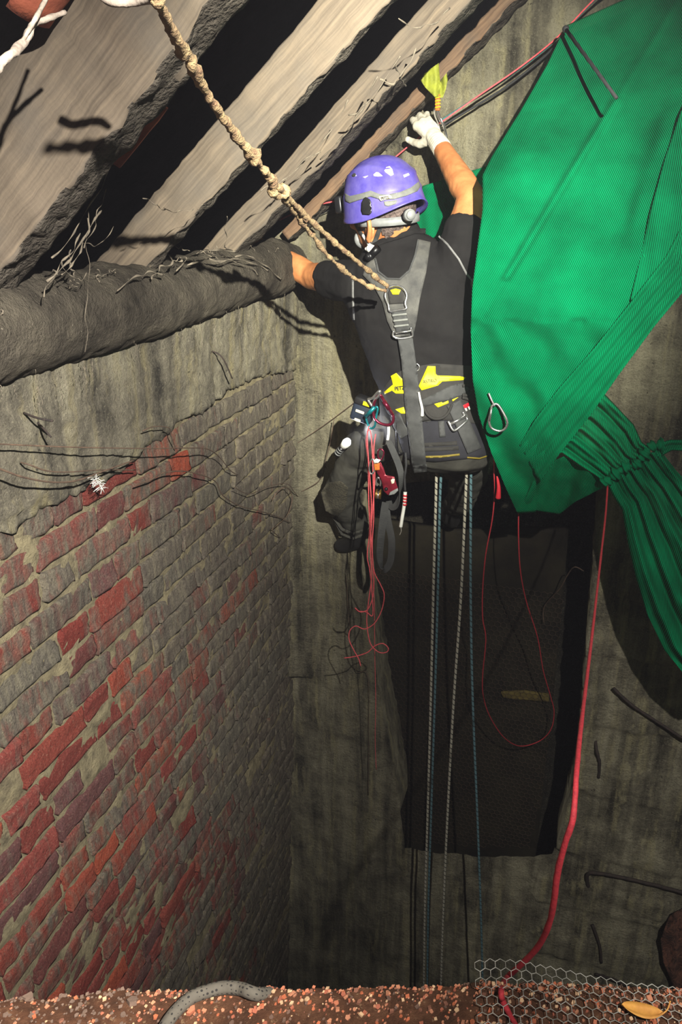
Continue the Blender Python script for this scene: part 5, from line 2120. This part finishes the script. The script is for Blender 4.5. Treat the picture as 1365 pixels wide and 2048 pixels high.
# on the ledge
lp = []
for x, y in ((318, 2075), (330, 2045), (352, 2015), (380, 1988), (410, 1972), (445, 1964), (480, 1969), (512, 1984)):
    q = hit(x, y, V((0, 0, .010)), UP)
    lp.append(V((q.x, q.y, (ledge_z(q.x, min(q.y, ledge_edge(q.x) - .01)) + .0075) if q.y < ledge_edge(q.x) else .004)))
lp.append(lp[-1] + V((.025, .03, -.05)))
lp.append(lp[-1] + V((.01, .01, -.10)))
rope('rope', lp, .0068, 'rope_fleck', 'short thick grey flecked rope curving over the ledge at the bottom left', 'rope', None, seg=14)
t = thing('leaf', 'dry yellow leaf lying on the ledge at the bottom right', 'leaf', hit(1282, 2030, V((0, 0, .008)), UP))
q = hit(1282, 2030, V((0, 0, .010)), UP)
bm = bmesh.new()
rows = []
for i in range(13):
    f = i / 12 * 2 - 1
    w = .0085 * (1 - f * f) ** .7 + .0002
    c = q + V((f * .020, -f * .004, .004 + .004 * f * f))
    rows.append([bm.verts.new(c + V((.1 * w, w * s_, .003 * abs(s_)))) for s_ in (-1, -.5, 0, .5, 1)])
for a, b in zip(rows, rows[1:]):
    for k in range(4):
        bm.faces.new((a[k], a[k + 1], b[k + 1], b[k]))
bl = obj('blade', bm, M['leaf'], t)
bl.modifiers.new('thickness', 'SOLIDIFY').thickness = .0006
obj('stalk', tb([q + V((.019, -.004, .006)), q + V((.026, -.001, .010)), q + V((.030, .004, .016))], .0008, seg=6), M['leaf'], t)

# ================================================================== LIGHT
LAMP = V((0.36, -0.24, 1.34))


def spot(name, loc, target, power, angle, blend_, size, col):
    ld = bpy.data.lights.new(name, 'SPOT')
    ld.energy = power
    ld.spot_size = math.radians(angle)
    ld.spot_blend = blend_
    ld.shadow_soft_size = size
    ld.color = col
    o = bpy.data.objects.new(name, ld)
    COL.objects.link(o)
    o.location = loc
    o.rotation_euler = (target - loc).to_track_quat('-Z', 'Y').to_euler()
    return o


spot('headlamp_beam', LAMP, P(815, 500, .3), 1150, 42, 1.0, .012, (1.0, .97, .83))
spot('added_left_fill', LAMP, LP(-150, 1180), 560, 62, 1.0, .012, (1.0, .95, .86))  # fill added at the lamp's position to brighten the left brick wall
spot('added_wide_fill', LAMP, P(800, 1000, .3), 62, 165, 1.0, .012, (1.0, .97, .92))  # dim wide fill added for the ledge and the rest of the view
spot('added_lower_right_fill', LAMP, P(1560, 1700, 0), 240, 58, 1.0, .012, (1.0, .97, .9))  # extra fill added to lift the lower right concrete
spot('torch_beam', LENS, LENS + TD, 3.5, 130, .8, .008, (.86, .88, 1.0))


def haze():
    bm = bmesh.new()
    box(bm, V((.2, 1.2, -.8)), (V((1, 0, 0)), V((0, 1, 0)), V((0, 0, 1))), (2.6, 2.6, 3.8))
    k = N('dusty_air')
    vs = k.n('VolumeScatter', {'Color': (.86, .86, 1.0, 1), 'Density': .006, 'Anisotropy': .3})
    k.t.links.new(vs.outputs[0], k.out.inputs[1])
    obj('dusty_air', bm, k.m, None, smooth=False, label='faint dusty haze hanging in the air of the shaft', cat='haze', kind='stuff')


haze()
w = bpy.data.worlds.new('world')
SC.world = w
w.use_nodes = True
bg = w.node_tree.nodes['Background']
bg.inputs[0].default_value = (0.62, 0.60, 0.75, 1)
bg.inputs[1].default_value = 0.05

SC.view_settings.view_transform = 'Standard'
SC.view_settings.look = 'None'
SC.view_settings.gamma = 1
SC.view_settings.exposure = 0.0
SC.view_settings.use_curve_mapping = False
SC.cycles.use_denoising = True
SC.cycles.max_bounces = 6
SC.cycles.transparent_max_bounces = 16
